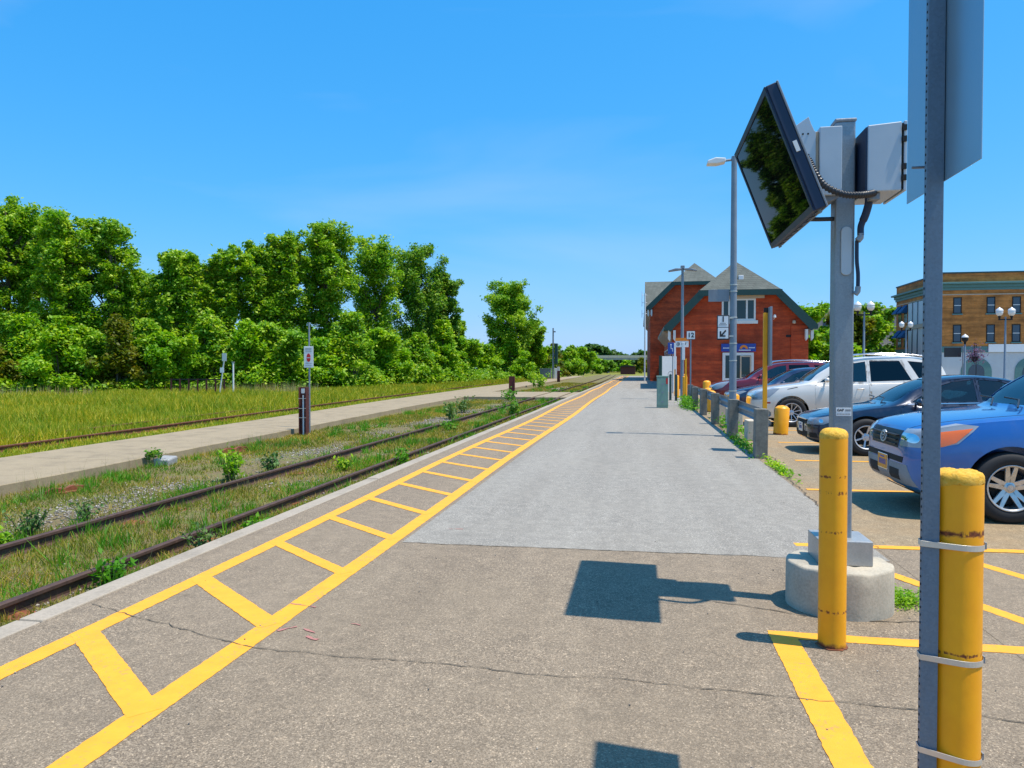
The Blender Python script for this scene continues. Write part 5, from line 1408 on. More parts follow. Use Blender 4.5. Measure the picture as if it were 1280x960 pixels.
# post strapped to it, carrying the sign whose back is seen
sp_ = thing('sign_post', 'perforated grey steel channel post strapped to the nearest yellow bollard', 'sign post', (0.934, 2.60, 0))
ch = [(-0.025, -0.014), (0.025, -0.014), (0.025, 0.014), (0.018, 0.014), (0.013, -0.008), (-0.013, -0.008), (-0.018, 0.014), (-0.025, 0.014)]
M['post_blue'] = galv('blue_grey_channel_steel', (0.15, 0.21, 0.27), 0.55, 0.35)
rotp = R(-4)
o = MB().prism(ch, -0.05, 3.05, 'z').build('channel', M['post_blue'], sp_, bev=0.0015); o.rotation_euler = (0, 0, rotp)
mb = MB()
Mr = Matrix.Rotation(rotp, 4, 'Z')
for k in range(118):
    z = 0.06+k*0.0254
    mb.lathe([(0, 0), (0.0042, 0), (0.0042, 0.0012), (0, 0.0012)], 8, Mr @ Matrix.Translation((-0.0253, 0.0, z)) @ Matrix.Rotation(R(-90), 4, 'Y'))
o = mb.build('hole', M['dark'], sp_); o['kind'] = 'stuff'
sb = thing('road_sign', 'tall blue grey aluminium sign seen from behind on the channel post', 'sign', (0.962, 2.63, 2.18))
MB().box(-0.0015, 0.0015, -0.30, 0.30, 0, 0.93).build('panel', M['signback'], sb, bev=0.0008)
MB().box(0.0017, 0.0025, -0.298, 0.298, 0.002, 0.928).build('face_sheet', M['white_sign'], sb)
for z in (0.10, 0.80): MB().tube([(-0.014, -0.03, z), (-0.0016, -0.03, z)], 0.008, 8).build('bolt', M['galv_dull'], sb)
MB().tube([(-0.075, 0.03, 0.065), (-0.035, 0.03, 0.065), (-0.034, 0.03, 0.065), (-0.02, 0.03, 0.065), (-0.019, 0.03, 0.065), (-0.002, 0.03, 0.065)], [0.0045, 0.0045, 0.009, 0.009, 0.0045, 0.0045], 8).build('bolt', M['galv_dull'], sb)
# steel bands round bollard and channel
def hull(pts):
    pts = sorted(set(pts)); 
    def half(ps):
        o = []
        for p in ps:
            while len(o) > 1 and (o[-1][0]-o[-2][0])*(p[1]-o[-2][1])-(o[-1][1]-o[-2][1])*(p[0]-o[-2][0]) <= 0: o.pop()
            o.append(p)
        return o
    a = half(pts); b = half(pts[::-1]); return a[:-1]+b[:-1]
def band(z, tilt, wd=0.019):
    pts = [(1.03+0.079*math.cos(a), 2.64+0.079*math.sin(a)) for a in np.linspace(0, 2*math.pi, 40, endpoint=False)]
    for x_, y_ in ((-0.028, -0.017), (0.028, -0.017), (-0.028, 0.017), (0.028, 0.017)):
        pts.append((0.934 + x_*math.cos(rotp)-y_*math.sin(rotp), 2.60 + x_*math.sin(rotp)+y_*math.cos(rotp)))
    Hh = hull([(round(p[0], 5), round(p[1], 5)) for p in pts]); n = len(Hh); c = (sum(p[0] for p in Hh)/n, sum(p[1] for p in Hh)/n)
    vs = []
    for dz, s in ((-wd/2, 1.0), (wd/2, 1.0), (wd/2, 1.014), (-wd/2, 1.014)):
        for p in Hh: vs.append((c[0]+(p[0]-c[0])*s - 1.03, c[1]+(p[1]-c[1])*s - 2.64, z+dz-(p[0]-1.0)*tilt))
    fs = []
    for k in range(4):
        for i in range(n): fs.append((k*n+i, k*n+(i+1) % n, ((k+1) % 4)*n+(i+1) % n, ((k+1) % 4)*n+i))
    o = MB().add(vs, fs).build('steel_band', M['strap'], b2, bev=0.0008, seg=1)
    MB().box(0.0775, 0.083, -0.022, 0.0, z-0.013-0.05*tilt, z+0.010-0.05*tilt).build('buckle', M['galv_dull'], b2, bev=0.001)
band(1.005, 0.05); band(0.632, 0.06); band(0.318, 0.16)

# ------------------------------------------------------------ cars
tmp = bpy.data.scenes.new('workbench')
def mesh_of(mb):
    me = mb.mesh('tmp'); b = bmesh.new(); b.from_mesh(me); bmesh.ops.remove_doubles(b, verts=b.verts, dist=1e-6)
    bmesh.ops.recalc_face_normals(b, faces=b.faces); b.to_mesh(me); b.free(); return me
def boolean(a, b, op):
    oa = bpy.data.objects.new('a', a); ob = bpy.data.objects.new('b', b)
    tmp.collection.objects.link(oa); tmp.collection.objects.link(ob)
    md = oa.modifiers.new('b', 'BOOLEAN'); md.operation = op; md.object = ob
    res = None
    for solver in ('MANIFOLD', 'EXACT'):
        try: md.solver = solver
        except Exception: continue
        vl = tmp.view_layers[0]; vl.update(); dg = vl.depsgraph
        res = bpy.data.meshes.new_from_object(oa.evaluated_get(dg))
        if len(res.polygons) or op == 'INTERSECT' and solver == 'EXACT': break
    bpy.data.objects.remove(oa); bpy.data.objects.remove(ob)
    return res
def pchip(pts, x):
    X = np.array([p[0] for p in pts], float); Y = np.array([p[1] for p in pts], float)
    h = np.diff(X); d = np.diff(Y)/h; m = np.zeros(len(X)); m[0] = d[0]; m[-1] = d[-1]
    for i in range(1, len(X)-1):
        if d[i-1]*d[i] > 0:
            w1 = 2*h[i]+h[i-1]; w2 = h[i]+2*h[i-1]; m[i] = (w1+w2)/(w1/d[i-1]+w2/d[i])
    i = np.clip(np.searchsorted(X, x)-1, 0, len(h)-1); t = (x-X[i])/h[i]
    return (2*t**3-3*t**2+1)*Y[i]+(t**3-2*t**2+t)*h[i]*m[i]+(-2*t**3+3*t**2)*Y[i+1]+(t**3-t**2)*h[i]*m[i+1]

def car_solid(p):
    Lc = p['L']
    xs = np.concatenate([np.array([0, .012, .03, .055, .09, .13, .18, .24, .31]), np.arange(.39, Lc-.35, .065), Lc-np.array([.31, .24, .18, .13, .09, .055, .03, .012, 0])])
    rings = []; hmax = max(z for _, z in p['top']) - 1.0
    for x in xs:
        zt = float(pchip(p['top'], x)); zb = float(pchip(p['bot'], x)); w = float(pchip(p['half'], x))
        zs = min(float(pchip(p['belt'], x)), zt-0.018)
        for xw in p['wheels']:
            w += 0.022*math.exp(-((x-xw)/0.34)**2)
        zm = zb + (zs-zb)*0.45
        low = [(0, zb), (w*0.45, zb), (w*0.80, zb+0.005), (w*0.93, zb+0.035), (w*0.972, zb+(zs-zb)*0.16), (w*0.988, zb+(zs-zb)*0.34), (w*1.0, zm), (w*1.0, zb+(zs-zb)*0.62), (w*0.992, zb+(zs-zb)*0.80), (w*0.975, zb+(zs-zb)*0.93), (w*0.945, zs)]
        hc = zt-zs
        c = min(1, max(0, (hc-0.10)/0.28)); c = c*c*(3-2*c)
        wr = w*(0.915 - (0.915-p['roofw'])*min(1, hc/p['cabh']))
        hood = []; cabn = []
        n = 10
        for k in range(1, n+1):
            a = k/n*math.pi/2
            hood.append((w*0.945*math.cos(a)**0.9 if k < n else 0, zs+hc*math.sin(a)**0.62))
        zc = zt-0.035
        cab_ = [(w*0.925, zs+0.008), (w*0.925+(wr-w*0.925)*0.25, zs+(zc-0.05-zs)*0.25), (w*0.925+(wr-w*0.925)*0.5, zs+(zc-0.05-zs)*0.52), (w*0.925+(wr-w*0.925)*0.78, zs+(zc-0.05-zs)*0.80),
                (wr, zc-0.05), (wr-0.018, zc-0.012), (wr-0.06, zc+0.010), (wr*0.72, zt-0.010), (wr*0.38, zt-0.002), (0, zt)]
        up = [(h_[0]*(1-c)+q[0]*c, h_[1]*(1-c)+q[1]*c) for h_, q in zip(hood, cab_)]
        half = low + up
        ring = half + [(-y, z) for y, z in reversed(half[1:-1])]
        rings.append([(x, y, z) for y, z in ring])
    m = len(rings[0]); vs = [v for r in rings for v in r]; fs = []
    for i in range(len(rings)-1):
        for k in range(m): fs.append((i*m+k, i*m+(k+1) % m, (i+1)*m+(k+1) % m, (i+1)*m+k))
    # caps, filled as strips between left and right halves
    hN = m//2
    for base, flip in ((0, False), ((len(rings)-1)*m, True)):
        for k in range(hN):
            a, b = k, k+1; c2, d2 = (m-k) % m, (m-k-1) % m
            q = [a, b, d2, c2]; q2 = []
            for t_ in q:
                if t_ not in q2: q2.append(t_)
            if len(q2) > 2: fs.append(tuple(base+t_ for t_ in (q2 if not flip else q2[::-1])))
    mb = MB(); mb.add(vs, fs); return mesh_of(mb)
def offset(me, d):
    q = me.copy(); co = np.empty(len(q.vertices)*3, np.float32); q.vertices.foreach_get('co', co)
    nn = np.empty(len(q.vertices)*3, np.float32); q.vertex_normals.foreach_get('vector', nn)
    q.vertices.foreach_set('co', co + nn*d); q.update(); return q
def obj_of(me, name, m, parent, smooth=32):
    me.materials.clear()
    for k in (m if isinstance(m, list) else [m]): me.materials.append(k)
    if smooth:
        me.polygons.foreach_set('use_smooth', np.ones(len(me.polygons), bool)); me.set_sharp_from_angle(angle=R(smooth))
    me.update(); o = bpy.data.objects.new(name, me); C.objects.link(o); o.parent = parent; me.name = name; return o
def pz(poly, a, b, axis='y'): return mesh_of(MB().prism(poly, a, b, axis))
def shrink(poly, d):
    b = [Vector(p) for p in poly]; n = len(b); ar = sum(b[i].x*b[(i+1) % n].y-b[(i+1) % n].x*b[i].y for i in range(n)); s = 1 if ar > 0 else -1
    out = []
    for i in range(n):
        e1 = (b[i]-b[i-1]).normalized(); e2 = (b[(i+1) % n]-b[i]).normalized()
        n1 = Vector((-e1.y, e1.x))*s; n2 = Vector((-e2.y, e2.x))*s; k = (n1+n2); k = k/max(0.3, k.dot(n1)); out.append(tuple(b[i]+k*d))
    return out

def wheel(parent, x, y, r, rimr, style, m, side=-1, wd=0.225):
    w = bpy.data.objects.new('wheel', None); C.objects.link(w); w.parent = parent; w.location = (x, y, r)
    Mx = Matrix.Rotation(R(90), 4, 'X')
    hw = wd/2
    prof = [(rimr, -hw*0.86), (rimr+0.012, -hw*0.97), (rimr+0.04, -hw*1.02), (r-0.045, -hw*0.99), (r-0.018, -hw*0.86), (r-0.004, -hw*0.7), (r, -hw*0.5), (r, hw*0.5), (r-0.004, hw*0.7), (r-0.018, hw*0.86), (r-0.045, hw*0.99), (rimr+0.03, hw), (rimr, hw*0.86)]
    MB().lathe(prof, 48, Mx, closed=True).build('tyre', M['tyre'], w, smooth=35)
    mb = MB()
    mb.lathe([(rimr+0.004, hw*0.93), (rimr-0.004, hw*0.97), (rimr-0.018, hw*0.88), (rimr-0.028, hw*0.45), (rimr-0.035, -hw*0.9), (rimr+0.0, -hw*0.9)], 48, Mx, closed=True)
    mb.lathe([(0.0, hw*0.60), (0.032, hw*0.60), (0.036, hw*0.5), (0.07, hw*0.38), (0.075, hw*0.1), (0, hw*0.1)], 24, Mx)
    ns = {'five': 5, 'ten': 10, 'six': 6}[style]; sw = {'five': 0.062, 'ten': 0.021, 'six': 0.030}[style]
    for k in range(ns):
        a = 2*math.pi*k/ns+0.3
        offs = (-0.42, 0.42) if style == 'five' else (0,)
        for of in offs:
            s0, s1 = sw*0.9, sw*(0.62 if style == 'five' else 1.1)
            rad0, rad1 = 0.045, rimr-0.012
            c0 = (math.cos(a), math.sin(a)); t0 = (-math.sin(a), math.cos(a))
            o0, o1 = of*0.035, of*rimr*0.42
            pts = []
            for rd, ox, s_, yy in ((rad0, o0, s0, hw*0.42), (rad1, o1, s1, hw*0.80)):
                for sg in (-1, 1):
                    pts.append((rd*c0[0]+t0[0]*(ox+sg*s_/2), rd*c0[1]+t0[1]*(ox+sg*s_/2), yy))
            vs = [Mx @ Vector((q[0], q[1], q[2])) for q in pts] + [Mx @ Vector((q[0], q[1], q[2]-0.03)) for q in pts]
            mb.add(vs, [(0, 1, 3, 2), (4, 6, 7, 5), (0, 2, 6, 4), (1, 5, 7, 3), (0, 4, 5, 1), (2, 3, 7, 6)])
    mb.build('rim', m, w, smooth=35, bev=0.003, seg=1)
    MB().lathe([(0, hw*0.02), (rimr*0.72, hw*0.02), (rimr*0.72, -0.01), (0, -0.01)], 32, Mx).build('brake_disc', M['dark'], w)
    if side > 0: w.rotation_euler = (0, 0, math.pi)
    return w

def make_car(name, label, loc, p, paint, rz=0.0, detail=True):
    root = thing(name, label, 'car', loc, rz, None)
    S_ = car_solid(p); W = max(q[1] for q in p['half'])
    body = S_.copy()
    # cabin cavity
    x0, x1 = p['cabin']
    box = mesh_of(MB().box(x0, x1, -W, W, 0.45, 3))
    cav = boolean(offset(S_, -0.05), box, 'INTERSECT'); body = boolean(body, cav, 'DIFFERENCE')
    ws = p['windscreen']; rw = p['rearscreen']
    wsp = pz(ws['poly'], ws['x'][0], ws['x'][1], 'x'); rwp = pz(rw['poly'], rw['x'][0], rw['x'][1], 'x')
    sides = [pz(q, -W*1.2, W*1.2) for q in p['windows']]
    for q in [wsp, rwp] + sides: body = boolean(body, q, 'DIFFERENCE')
    for xw in p['wheels']:
        for sg in (-1, 1):
            Mx = Matrix.Translation((xw, sg*(W-0.10), p['r'])) @ Matrix.Rotation(R(90), 4, 'X')
            cyl = mesh_of(MB().lathe([(0, -0.19), (p['arch'], -0.19), (p['arch'], 0.19), (0, 0.19)], 40, Mx)); body = boolean(body, cyl, 'DIFFERENCE')
    shell = boolean(S_, offset(S_, -0.03), 'DIFFERENCE') if detail else None
    if detail:
        sh2 = boolean(S_.copy(), offset(S_, -0.034), 'DIFFERENCE')
        for dp in p['doors']:
            d = boolean(shell, pz(shrink(dp, 0.004), -W*1.2, -0.3), 'INTERSECT')
            body = boolean(body, boolean(sh2, pz(dp, -W*1.2, -0.3), 'INTERSECT'), 'DIFFERENCE')
            for q in p['windows']: d = boolean(d, pz(q, -W*1.2, 0), 'DIFFERENCE')
            for xw in p['wheels']:
                Mx = Matrix.Translation((xw, -(W-0.10), p['r'])) @ Matrix.Rotation(R(90), 4, 'X')
                d = boolean(d, mesh_of(MB().lathe([(0, -0.25), (p['arch']+0.004, -0.25), (p['arch']+0.004, 0.25), (0, 0.25)], 40, Mx)), 'DIFFERENCE')
            do = obj_of(d, 'door', paint, root)
            hx = max(q[0] for q in dp)-0.30; hz_ = p['handle']
            yw = -float(pchip(p['half'], hx))
            MB().tube(smooth_path([(hx, yw*0.97-0.0, hz_), (hx+0.02, yw-0.022, hz_), (hx+0.15, yw-0.022, hz_+0.003), (hx+0.17, yw*0.97, hz_)], 4), 0.012, 8).build('handle', p.get('handle_mat', paint), do, smooth=60)
    # sill / lower cladding
    obj_of(body, 'body', paint, root)
    g1 = offset(S_, -0.008); g2 = offset(S_, -0.016); gs = boolean(g1, g2, 'DIFFERENCE')
    obj_of(boolean(gs, wsp, 'INTERSECT'), 'windscreen', M['glass_clear'], root)
    obj_of(boolean(gs, rwp, 'INTERSECT'), 'rear_window', M['glass_dark' if p.get('privacy') else 'glass_clear'], root)
    for i, q in enumerate(p['windows']):
        for a, b in ((-W*1.2, 0), (0, W*1.2)):
            obj_of(boolean(gs, pz(q, a, b), 'INTERSECT'), 'side_window', M['glass_dark' if (p.get('privacy') and i > 0) else 'glass_clear'], root)
    def piece(nm, poly, axis, a, b, m, off, par=root, sm=32):
        q = boolean(offset(S_, off), pz(poly, a, b, axis), 'INTERSECT')
        return obj_of(q, nm, m, par, sm)
    for nm, poly, axis, a, b, m, off in p['pieces']: piece(nm, poly, axis, a, b, m, off)
    for hl in p['lamps']:
        for sg in (-1, 1):
            a, b = (-W*1.2, -p['lamp_in']) if sg < 0 else (p['lamp_in'], W*1.2)
            o = piece('headlight', hl[0], 'y', a, b, M['lens_solid'], 0.004)
            for poly, m in hl[1]:
                piece('indicator', poly, 'y', a, b, m, 0.0065, o)
    for f in p.get('fronts', []): f(root)
    for sg in (-1, 1):
        hg = p['hood']; d_ = 0.004
        for (xa, ya), (xb, yb) in zip(hg[:-1], hg[1:]):
            piece('hood_gap', [(xa, sg*(ya-d_)), (xb, sg*(yb-d_)), (xb, sg*(yb+d_)), (xa, sg*(ya+d_))], 'z', p['hoodz'], 1.4, M['dark'], 0.0015)
    # wheels
    for xw in p['wheels']:
        for sg in (-1, 1):
            wheel(root, xw, sg*(W-0.085), p['r'], p['rim'], p['style'], p.get('rim_mat', M['rim']), sg)
    # mirrors
    mx_, mz = p['mirror']
    for sg in (-1, 1):
        mo = MB().lathe([(0.0, -0.10), (0.055, -0.09), (0.078, -0.03), (0.08, 0.03), (0.06, 0.075), (0.0, 0.09)], 16, Matrix.Translation((mx_, sg*(W+0.08), mz)) @ Matrix.Rotation(R(90), 4, 'X') @ Matrix.Diagonal((0.75, 0.85, 1.0, 1))).build('mirror', p.get('mirror_mat', paint), root, smooth=60)
        MB().tube([(mx_-0.01, sg*(W-0.10), mz-0.03), (mx_, sg*(W+0.03), mz-0.02)], 0.02, 8).build('mirror_arm', M['black_plastic'], mo, smooth=60)
    # interior
    MB().prism([(x0+0.05, 0.5), (x0+0.05, p['cowlz']-0.06), (x0+0.35, p['cowlz']-0.04), (x0+0.48, p['cowlz']-0.12), (x0+0.45, 0.5)], -W+0.12, W-0.12).build('dashboard', M['bumper'], root, bev=0.03)
    sx = x0+0.95
    for xx in (sx, sx+0.88):
        for yy in (-0.38, 0.38):
            s = MB().prism([(xx-0.28, 0.5), (xx-0.30, 0.66), (xx+0.18, 0.62), (xx+0.36, p['seatz']), (xx+0.46, p['seatz']), (xx+0.30, 0.5)], yy-0.24, yy+0.24).build('seat', M['seat'], root, bev=0.04, seg=3)
            MB().box(xx+0.36, xx+0.46, yy-0.13, yy+0.13, p['seatz']+0.03, p['seatz']+0.20).build('headrest', M['seat'], s, bev=0.035, seg=3)
    MB().lathe([(0.165, -0.012), (0.19, -0.012), (0.19, 0.012), (0.165, 0.012)], 24, Matrix.Translation((x0+0.55, -0.38, p['cowlz']-0.05)) @ Matrix.Rotation(R(-65), 4, 'Y'), closed=True).build('steering_wheel', M['black_plastic'], root, smooth=60)
    # wipers and cowl
    cx = p['cowlx']
    for yy in (-0.55, 0.05):
        MB().tube([(cx-0.02, yy, p['cowlz']+0.01), (cx+0.12, yy+0.28, p['cowlz']+0.085), (cx+0.13, yy+0.62, p['cowlz']+0.10)], 0.010, 6).build('wiper', M['black_plastic'], root, smooth=60)
    # dark underside
    MB().box(0.25, p['L']-0.25, -W+0.2, W-0.2, 0.19, 0.26).build('underbody', M['dark'], root)
    if p.get('rails'):
        z = p['rails']
        for sg in (-1, 1):
            MB().tube(smooth_path([(p['cabin'][0]+1.0, sg*W*0.70, z[0]-0.05), (p['cabin'][0]+1.1, sg*W*0.70, z[0]), ((x0+x1)/2+0.2, sg*W*0.69, z[1]), (x1-0.25, sg*W*0.69, z[2]), (x1-0.15, sg*W*0.69, z[2]-0.05)], 4), 0.018, 8).build('roof_rail', p['rail_mat'], root, smooth=60)
    return root

def ellipse_ring(root, xx, zc, rx, rz_, th, name, m, tilt=0):
    mb = MB(); n = 28; vs = []
    for k in range(n):
        a = 2*math.pi*k/n
        for s_, dx in ((1, 0), (1, -0.012), (1-th, -0.012), (1-th, 0)): vs.append((xx+dx + (rz_*math.sin(a)*s_)*tilt, rx*math.cos(a)*s_, zc+rz_*math.sin(a)*s_))
    fs = []
    for k in range(n):
        for j in range(4): fs.append((k*4+j, k*4+(j+1) % 4, ((k+1) % n)*4+(j+1) % 4, ((k+1) % n)*4+j))
    mb.add(vs, fs); return mb
def plate(root, xx, yy, zc, m, w=0.305, h=0.155):
    b = MB().box(xx-0.012, xx, yy-w/2-0.01, yy+w/2+0.01, zc-h/2-0.01, zc+h/2+0.01).build('number_plate', M['chrome'], root, bev=0.003)
    MB().box(xx-0.016, xx-0.0125, yy-w/2, yy+w/2, zc-h/2, zc+h/2).build('plate_face', m, b)
    mb = MB()
    for k in range(7): mb.box(xx-0.0175, xx-0.0163, yy-0.12+k*0.035, yy-0.12+k*0.035+0.022, zc-0.035, zc+0.025)
    mb.box(xx-0.0175, xx-0.0163, yy-0.07, yy+0.07, zc+0.045, zc+0.06)
    mb.build('plate_characters', M['blue_sign'], b)

# blue sport utility car
def rav_front(root):
    for k in range(3):
        MB().box(-0.012, 0.05, -0.40-0.01*k, 0.40+0.01*k, 0.735+k*0.05, 0.752+k*0.05).build('grille_bar', M['bumper'], root, bev=0.004)
    mb = ellipse_ring(root, 0.0, 0.805, 0.10, 0.068, 0.2, 'emblem', M['chrome'], 0.15)
    mb2 = ellipse_ring(root, -0.002, 0.815, 0.042, 0.048, 0.2, 'e', None, 0.15); mb.add(mb2.v, mb2.f)
    mb3 = ellipse_ring(root, -0.004, 0.832, 0.062, 0.022, 0.3, 'e', None, 0.15); mb.add(mb3.v, mb3.f)
    mb.build('emblem', M['rim'], root, smooth=50)
    plate(root, -0.006, 0, 0.515, M['plate_orange'])
RAV = dict(hood=[(.07, .52), (.25, .66), (.70, .735), (1.2, .76)], hoodz=.85, L=4.58, r=0.362, rim=0.235, arch=0.425, wheels=(0.93, 3.59), style='five', rim_mat=M['rim_dirty'], roofw=0.70, cabh=0.62,
 top=[(0, .66), (.012, .80), (.04, .885), (.10, .95), (.2, .995), (.4, 1.04), (.75, 1.09), (1.05, 1.125), (1.18, 1.145), (1.5, 1.37), (1.8, 1.555), (2.02, 1.645), (2.3, 1.69), (2.9, 1.71), (3.6, 1.69), (4.05, 1.64), (4.25, 1.53), (4.38, 1.28), (4.46, 1.02), (4.53, .85), (4.58, .68)],
 bot=[(0, .40), (.04, .33), (.15, .25), (.6, .21), (1.2, .21), (3.9, .22), (4.4, .30), (4.58, .42)],
 belt=[(0, .62), (.04, .82), (.2, .90), (.6, .98), (1.1, 1.03), (2, 1.07), (3.5, 1.10), (4.35, 1.09), (4.58, .64)],
 half=[(0, .56), (.02, .66), (.06, .74), (.15, .82), (.35, .875), (.8, .905), (2.2, .91), (3.7, .91), (4.2, .875), (4.5, .78), (4.58, .64)],
 cabin=(1.22, 4.3), cowlx=1.16, cowlz=1.15, seatz=1.12, mirror=(1.62, 1.14), handle=0.97,
 windscreen=dict(poly=[(-.66, 1.18), (.66, 1.18), (.57, 1.615), (-.57, 1.615)], x=(1.0, 2.3)), rearscreen=dict(poly=[(-.6, 1.2), (.6, 1.2), (.52, 1.56), (-.52, 1.56)], x=(4.0, 4.8)),
 windows=[[(1.50, 1.135), (2.0, 1.50), (2.25, 1.585), (2.60, 1.605), (2.60, 1.145)], [(2.70, 1.15), (2.70, 1.61), (3.38, 1.595), (3.46, 1.165)], [(3.56, 1.17), (3.49, 1.585), (3.95, 1.55), (4.08, 1.24)]],
 doors=[[(1.42, .33), (1.40, 1.06), (1.95, 1.52), (2.28, 1.63), (2.655, 1.65), (2.655, .33)], [(2.665, .33), (2.665, 1.65), (3.45, 1.635), (3.53, 1.15), (3.17, .72), (3.10, .33)]],
 lamp_in=0.50, lamps=[([(-.1, .74), (.22, .745), (.44, .80), (.64, .985), (.45, 1.005), (.1, .93), (-.1, .88)], [([(.19, .76), (.30, .765), (.42, .81), (.585, .96), (.22, .905)], M['lens_orange']), ([(.06+.05*math.cos(a), .835+.05*math.sin(a)) for a in np.linspace(0, 6.0, 14)], M['chrome'])])],
 pieces=[('grille', [(-.44, .71), (.44, .71), (.47, .90), (-.47, .90)], 'x', -.2, .2, M['bumper'], .003), ('lower_grille', [(-.58, .56), (.58, .56), (.60, .625), (-.60, .625)], 'x', -.2, .25, M['dark'], .003),
  ('bumper', [(-.75, .32), (.75, .32), (.66, .545), (-.66, .545)], 'x', -.2, .12, M['galv_dull'], .004), ('air_intake', [(-.50, .36), (-.2, .36), (-.2, .48), (-.50, .48)], 'x', -.2, .2, M['dark'], .007), ('air_intake', [(.2, .36), (.50, .36), (.50, .48), (.2, .48)], 'x', -.2, .2, M['dark'], .007),
  ('sill_cladding', [(1.36, .15), (3.16, .15), (3.16, .33), (1.36, .33)], 'y', -1.2, 1.2, M['bumper'], .004)],
 fronts=[rav_front], rails=(1.73, 1.76, 1.73), rail_mat=M['bumper'])
make_car('parked_car', 'bright blue sport utility car with orange front plate nearest the camera', (2.78, 9.12, 0), RAV, M['paint_blue'])

SED = dict(hood=[(.10, .44), (.35, .60), (.8, .70), (1.3, .74)], hoodz=.62, L=4.68, r=0.335, rim=0.215, arch=0.385, wheels=(0.93, 3.62), style='six', roofw=0.66, cabh=0.5,
 top=[(0, .52), (.015, .60), (.05, .655), (.12, .70), (.3, .755), (.7, .835), (1.1, .905), (1.3, .935), (1.7, 1.16), (2.05, 1.33), (2.35, 1.42), (2.8, 1.455), (3.3, 1.41), (3.7, 1.28), (4.0, 1.12), (4.15, 1.06), (4.5, 1.03), (4.62, .9), (4.68, .6)],
 bot=[(0, .30), (.05, .24), (.2, .19), (.7, .17), (3.9, .18), (4.4, .25), (4.68, .36)],
 belt=[(0, .48), (.05, .60), (.3, .69), (.7, .76), (1.2, .84), (2.5, .91), (3.8, .96), (4.5, .94), (4.68, .55)],
 half=[(0, .46), (.025, .58), (.08, .68), (.2, .77), (.4, .83), (.8, .87), (1.5, .885), (3.5, .885), (4.2, .85), (4.55, .75), (4.68, .6)],
 cabin=(1.36, 4.05), cowlx=1.28, cowlz=.945, seatz=.98, mirror=(1.78, .97), handle=.82, mirror_mat=M['paint_navy'],
 windscreen=dict(poly=[(-.63, .965), (.63, .965), (.53, 1.37), (-.53, 1.37)], x=(1.1, 2.55)), rearscreen=dict(poly=[(-.6, 1.10), (.6, 1.10), (.5, 1.37), (-.5, 1.37)], x=(3.3, 4.3)),
 windows=[[(1.70, .965), (2.15, 1.235), (2.45, 1.335), (2.78, 1.37), (2.78, .985)], [(2.86, .985), (2.86, 1.372), (3.2, 1.345), (3.55, 1.23), (3.75, 1.07), (3.6, 1.01)]],
 doors=[[(1.52, .27), (1.50, .86), (1.60, .93), (2.1, 1.26), (2.42, 1.37), (2.82, 1.41), (2.82, .27)], [(2.83, .27), (2.83, 1.41), (3.22, 1.38), (3.62, 1.24), (3.8, 1.02), (3.55, .85), (3.22, .66), (3.16, .27)]],
 lamp_in=0.42, lamps=[([(-.1, .535), (.22, .55), (.62, .715), (.52, .74), (.1, .665), (-.1, .61)], [([(.42, .655), (.60, .72), (.52, .735), (.36, .69)], M['lens_orange']), ([(.18+.035*math.cos(a), .61+.035*math.sin(a)) for a in np.linspace(0, 6.0, 14)], M['chrome'])])],
 pieces=[('grille', [(-.40, .54), (.40, .54), (.42, .62), (-.42, .62)], 'x', -.2, .2, M['dark'], .003), ('lower_grille', [(-.42, .28), (.42, .28), (.48, .40), (-.48, .40)], 'x', -.2, .25, M['dark'], .003),
  ('fog_recess', [(-.72, .30), (-.56, .30), (-.56, .39), (-.70, .39)], 'x', -.2, .4, M['dark'], .003),
  ('window_trim', [(1.62, .925), (3.70, .985), (3.70, .998), (1.66, .94)], 'y', -1.2, 1.2, M['chrome'], .004)],
 fronts=[lambda r: MB().box(-0.012, 0.03, -0.40, 0.40, 0.612, 0.634).build('grille_trim', M['chrome'], r, bev=0.004), lambda r: plate(r, -0.008, 0, 0.46, M['white_sign'])])
make_car('parked_car', 'dark navy low sedan parked between the blue and the cream cars', (3.08, 15.0, 0), SED, M['paint_navy'])

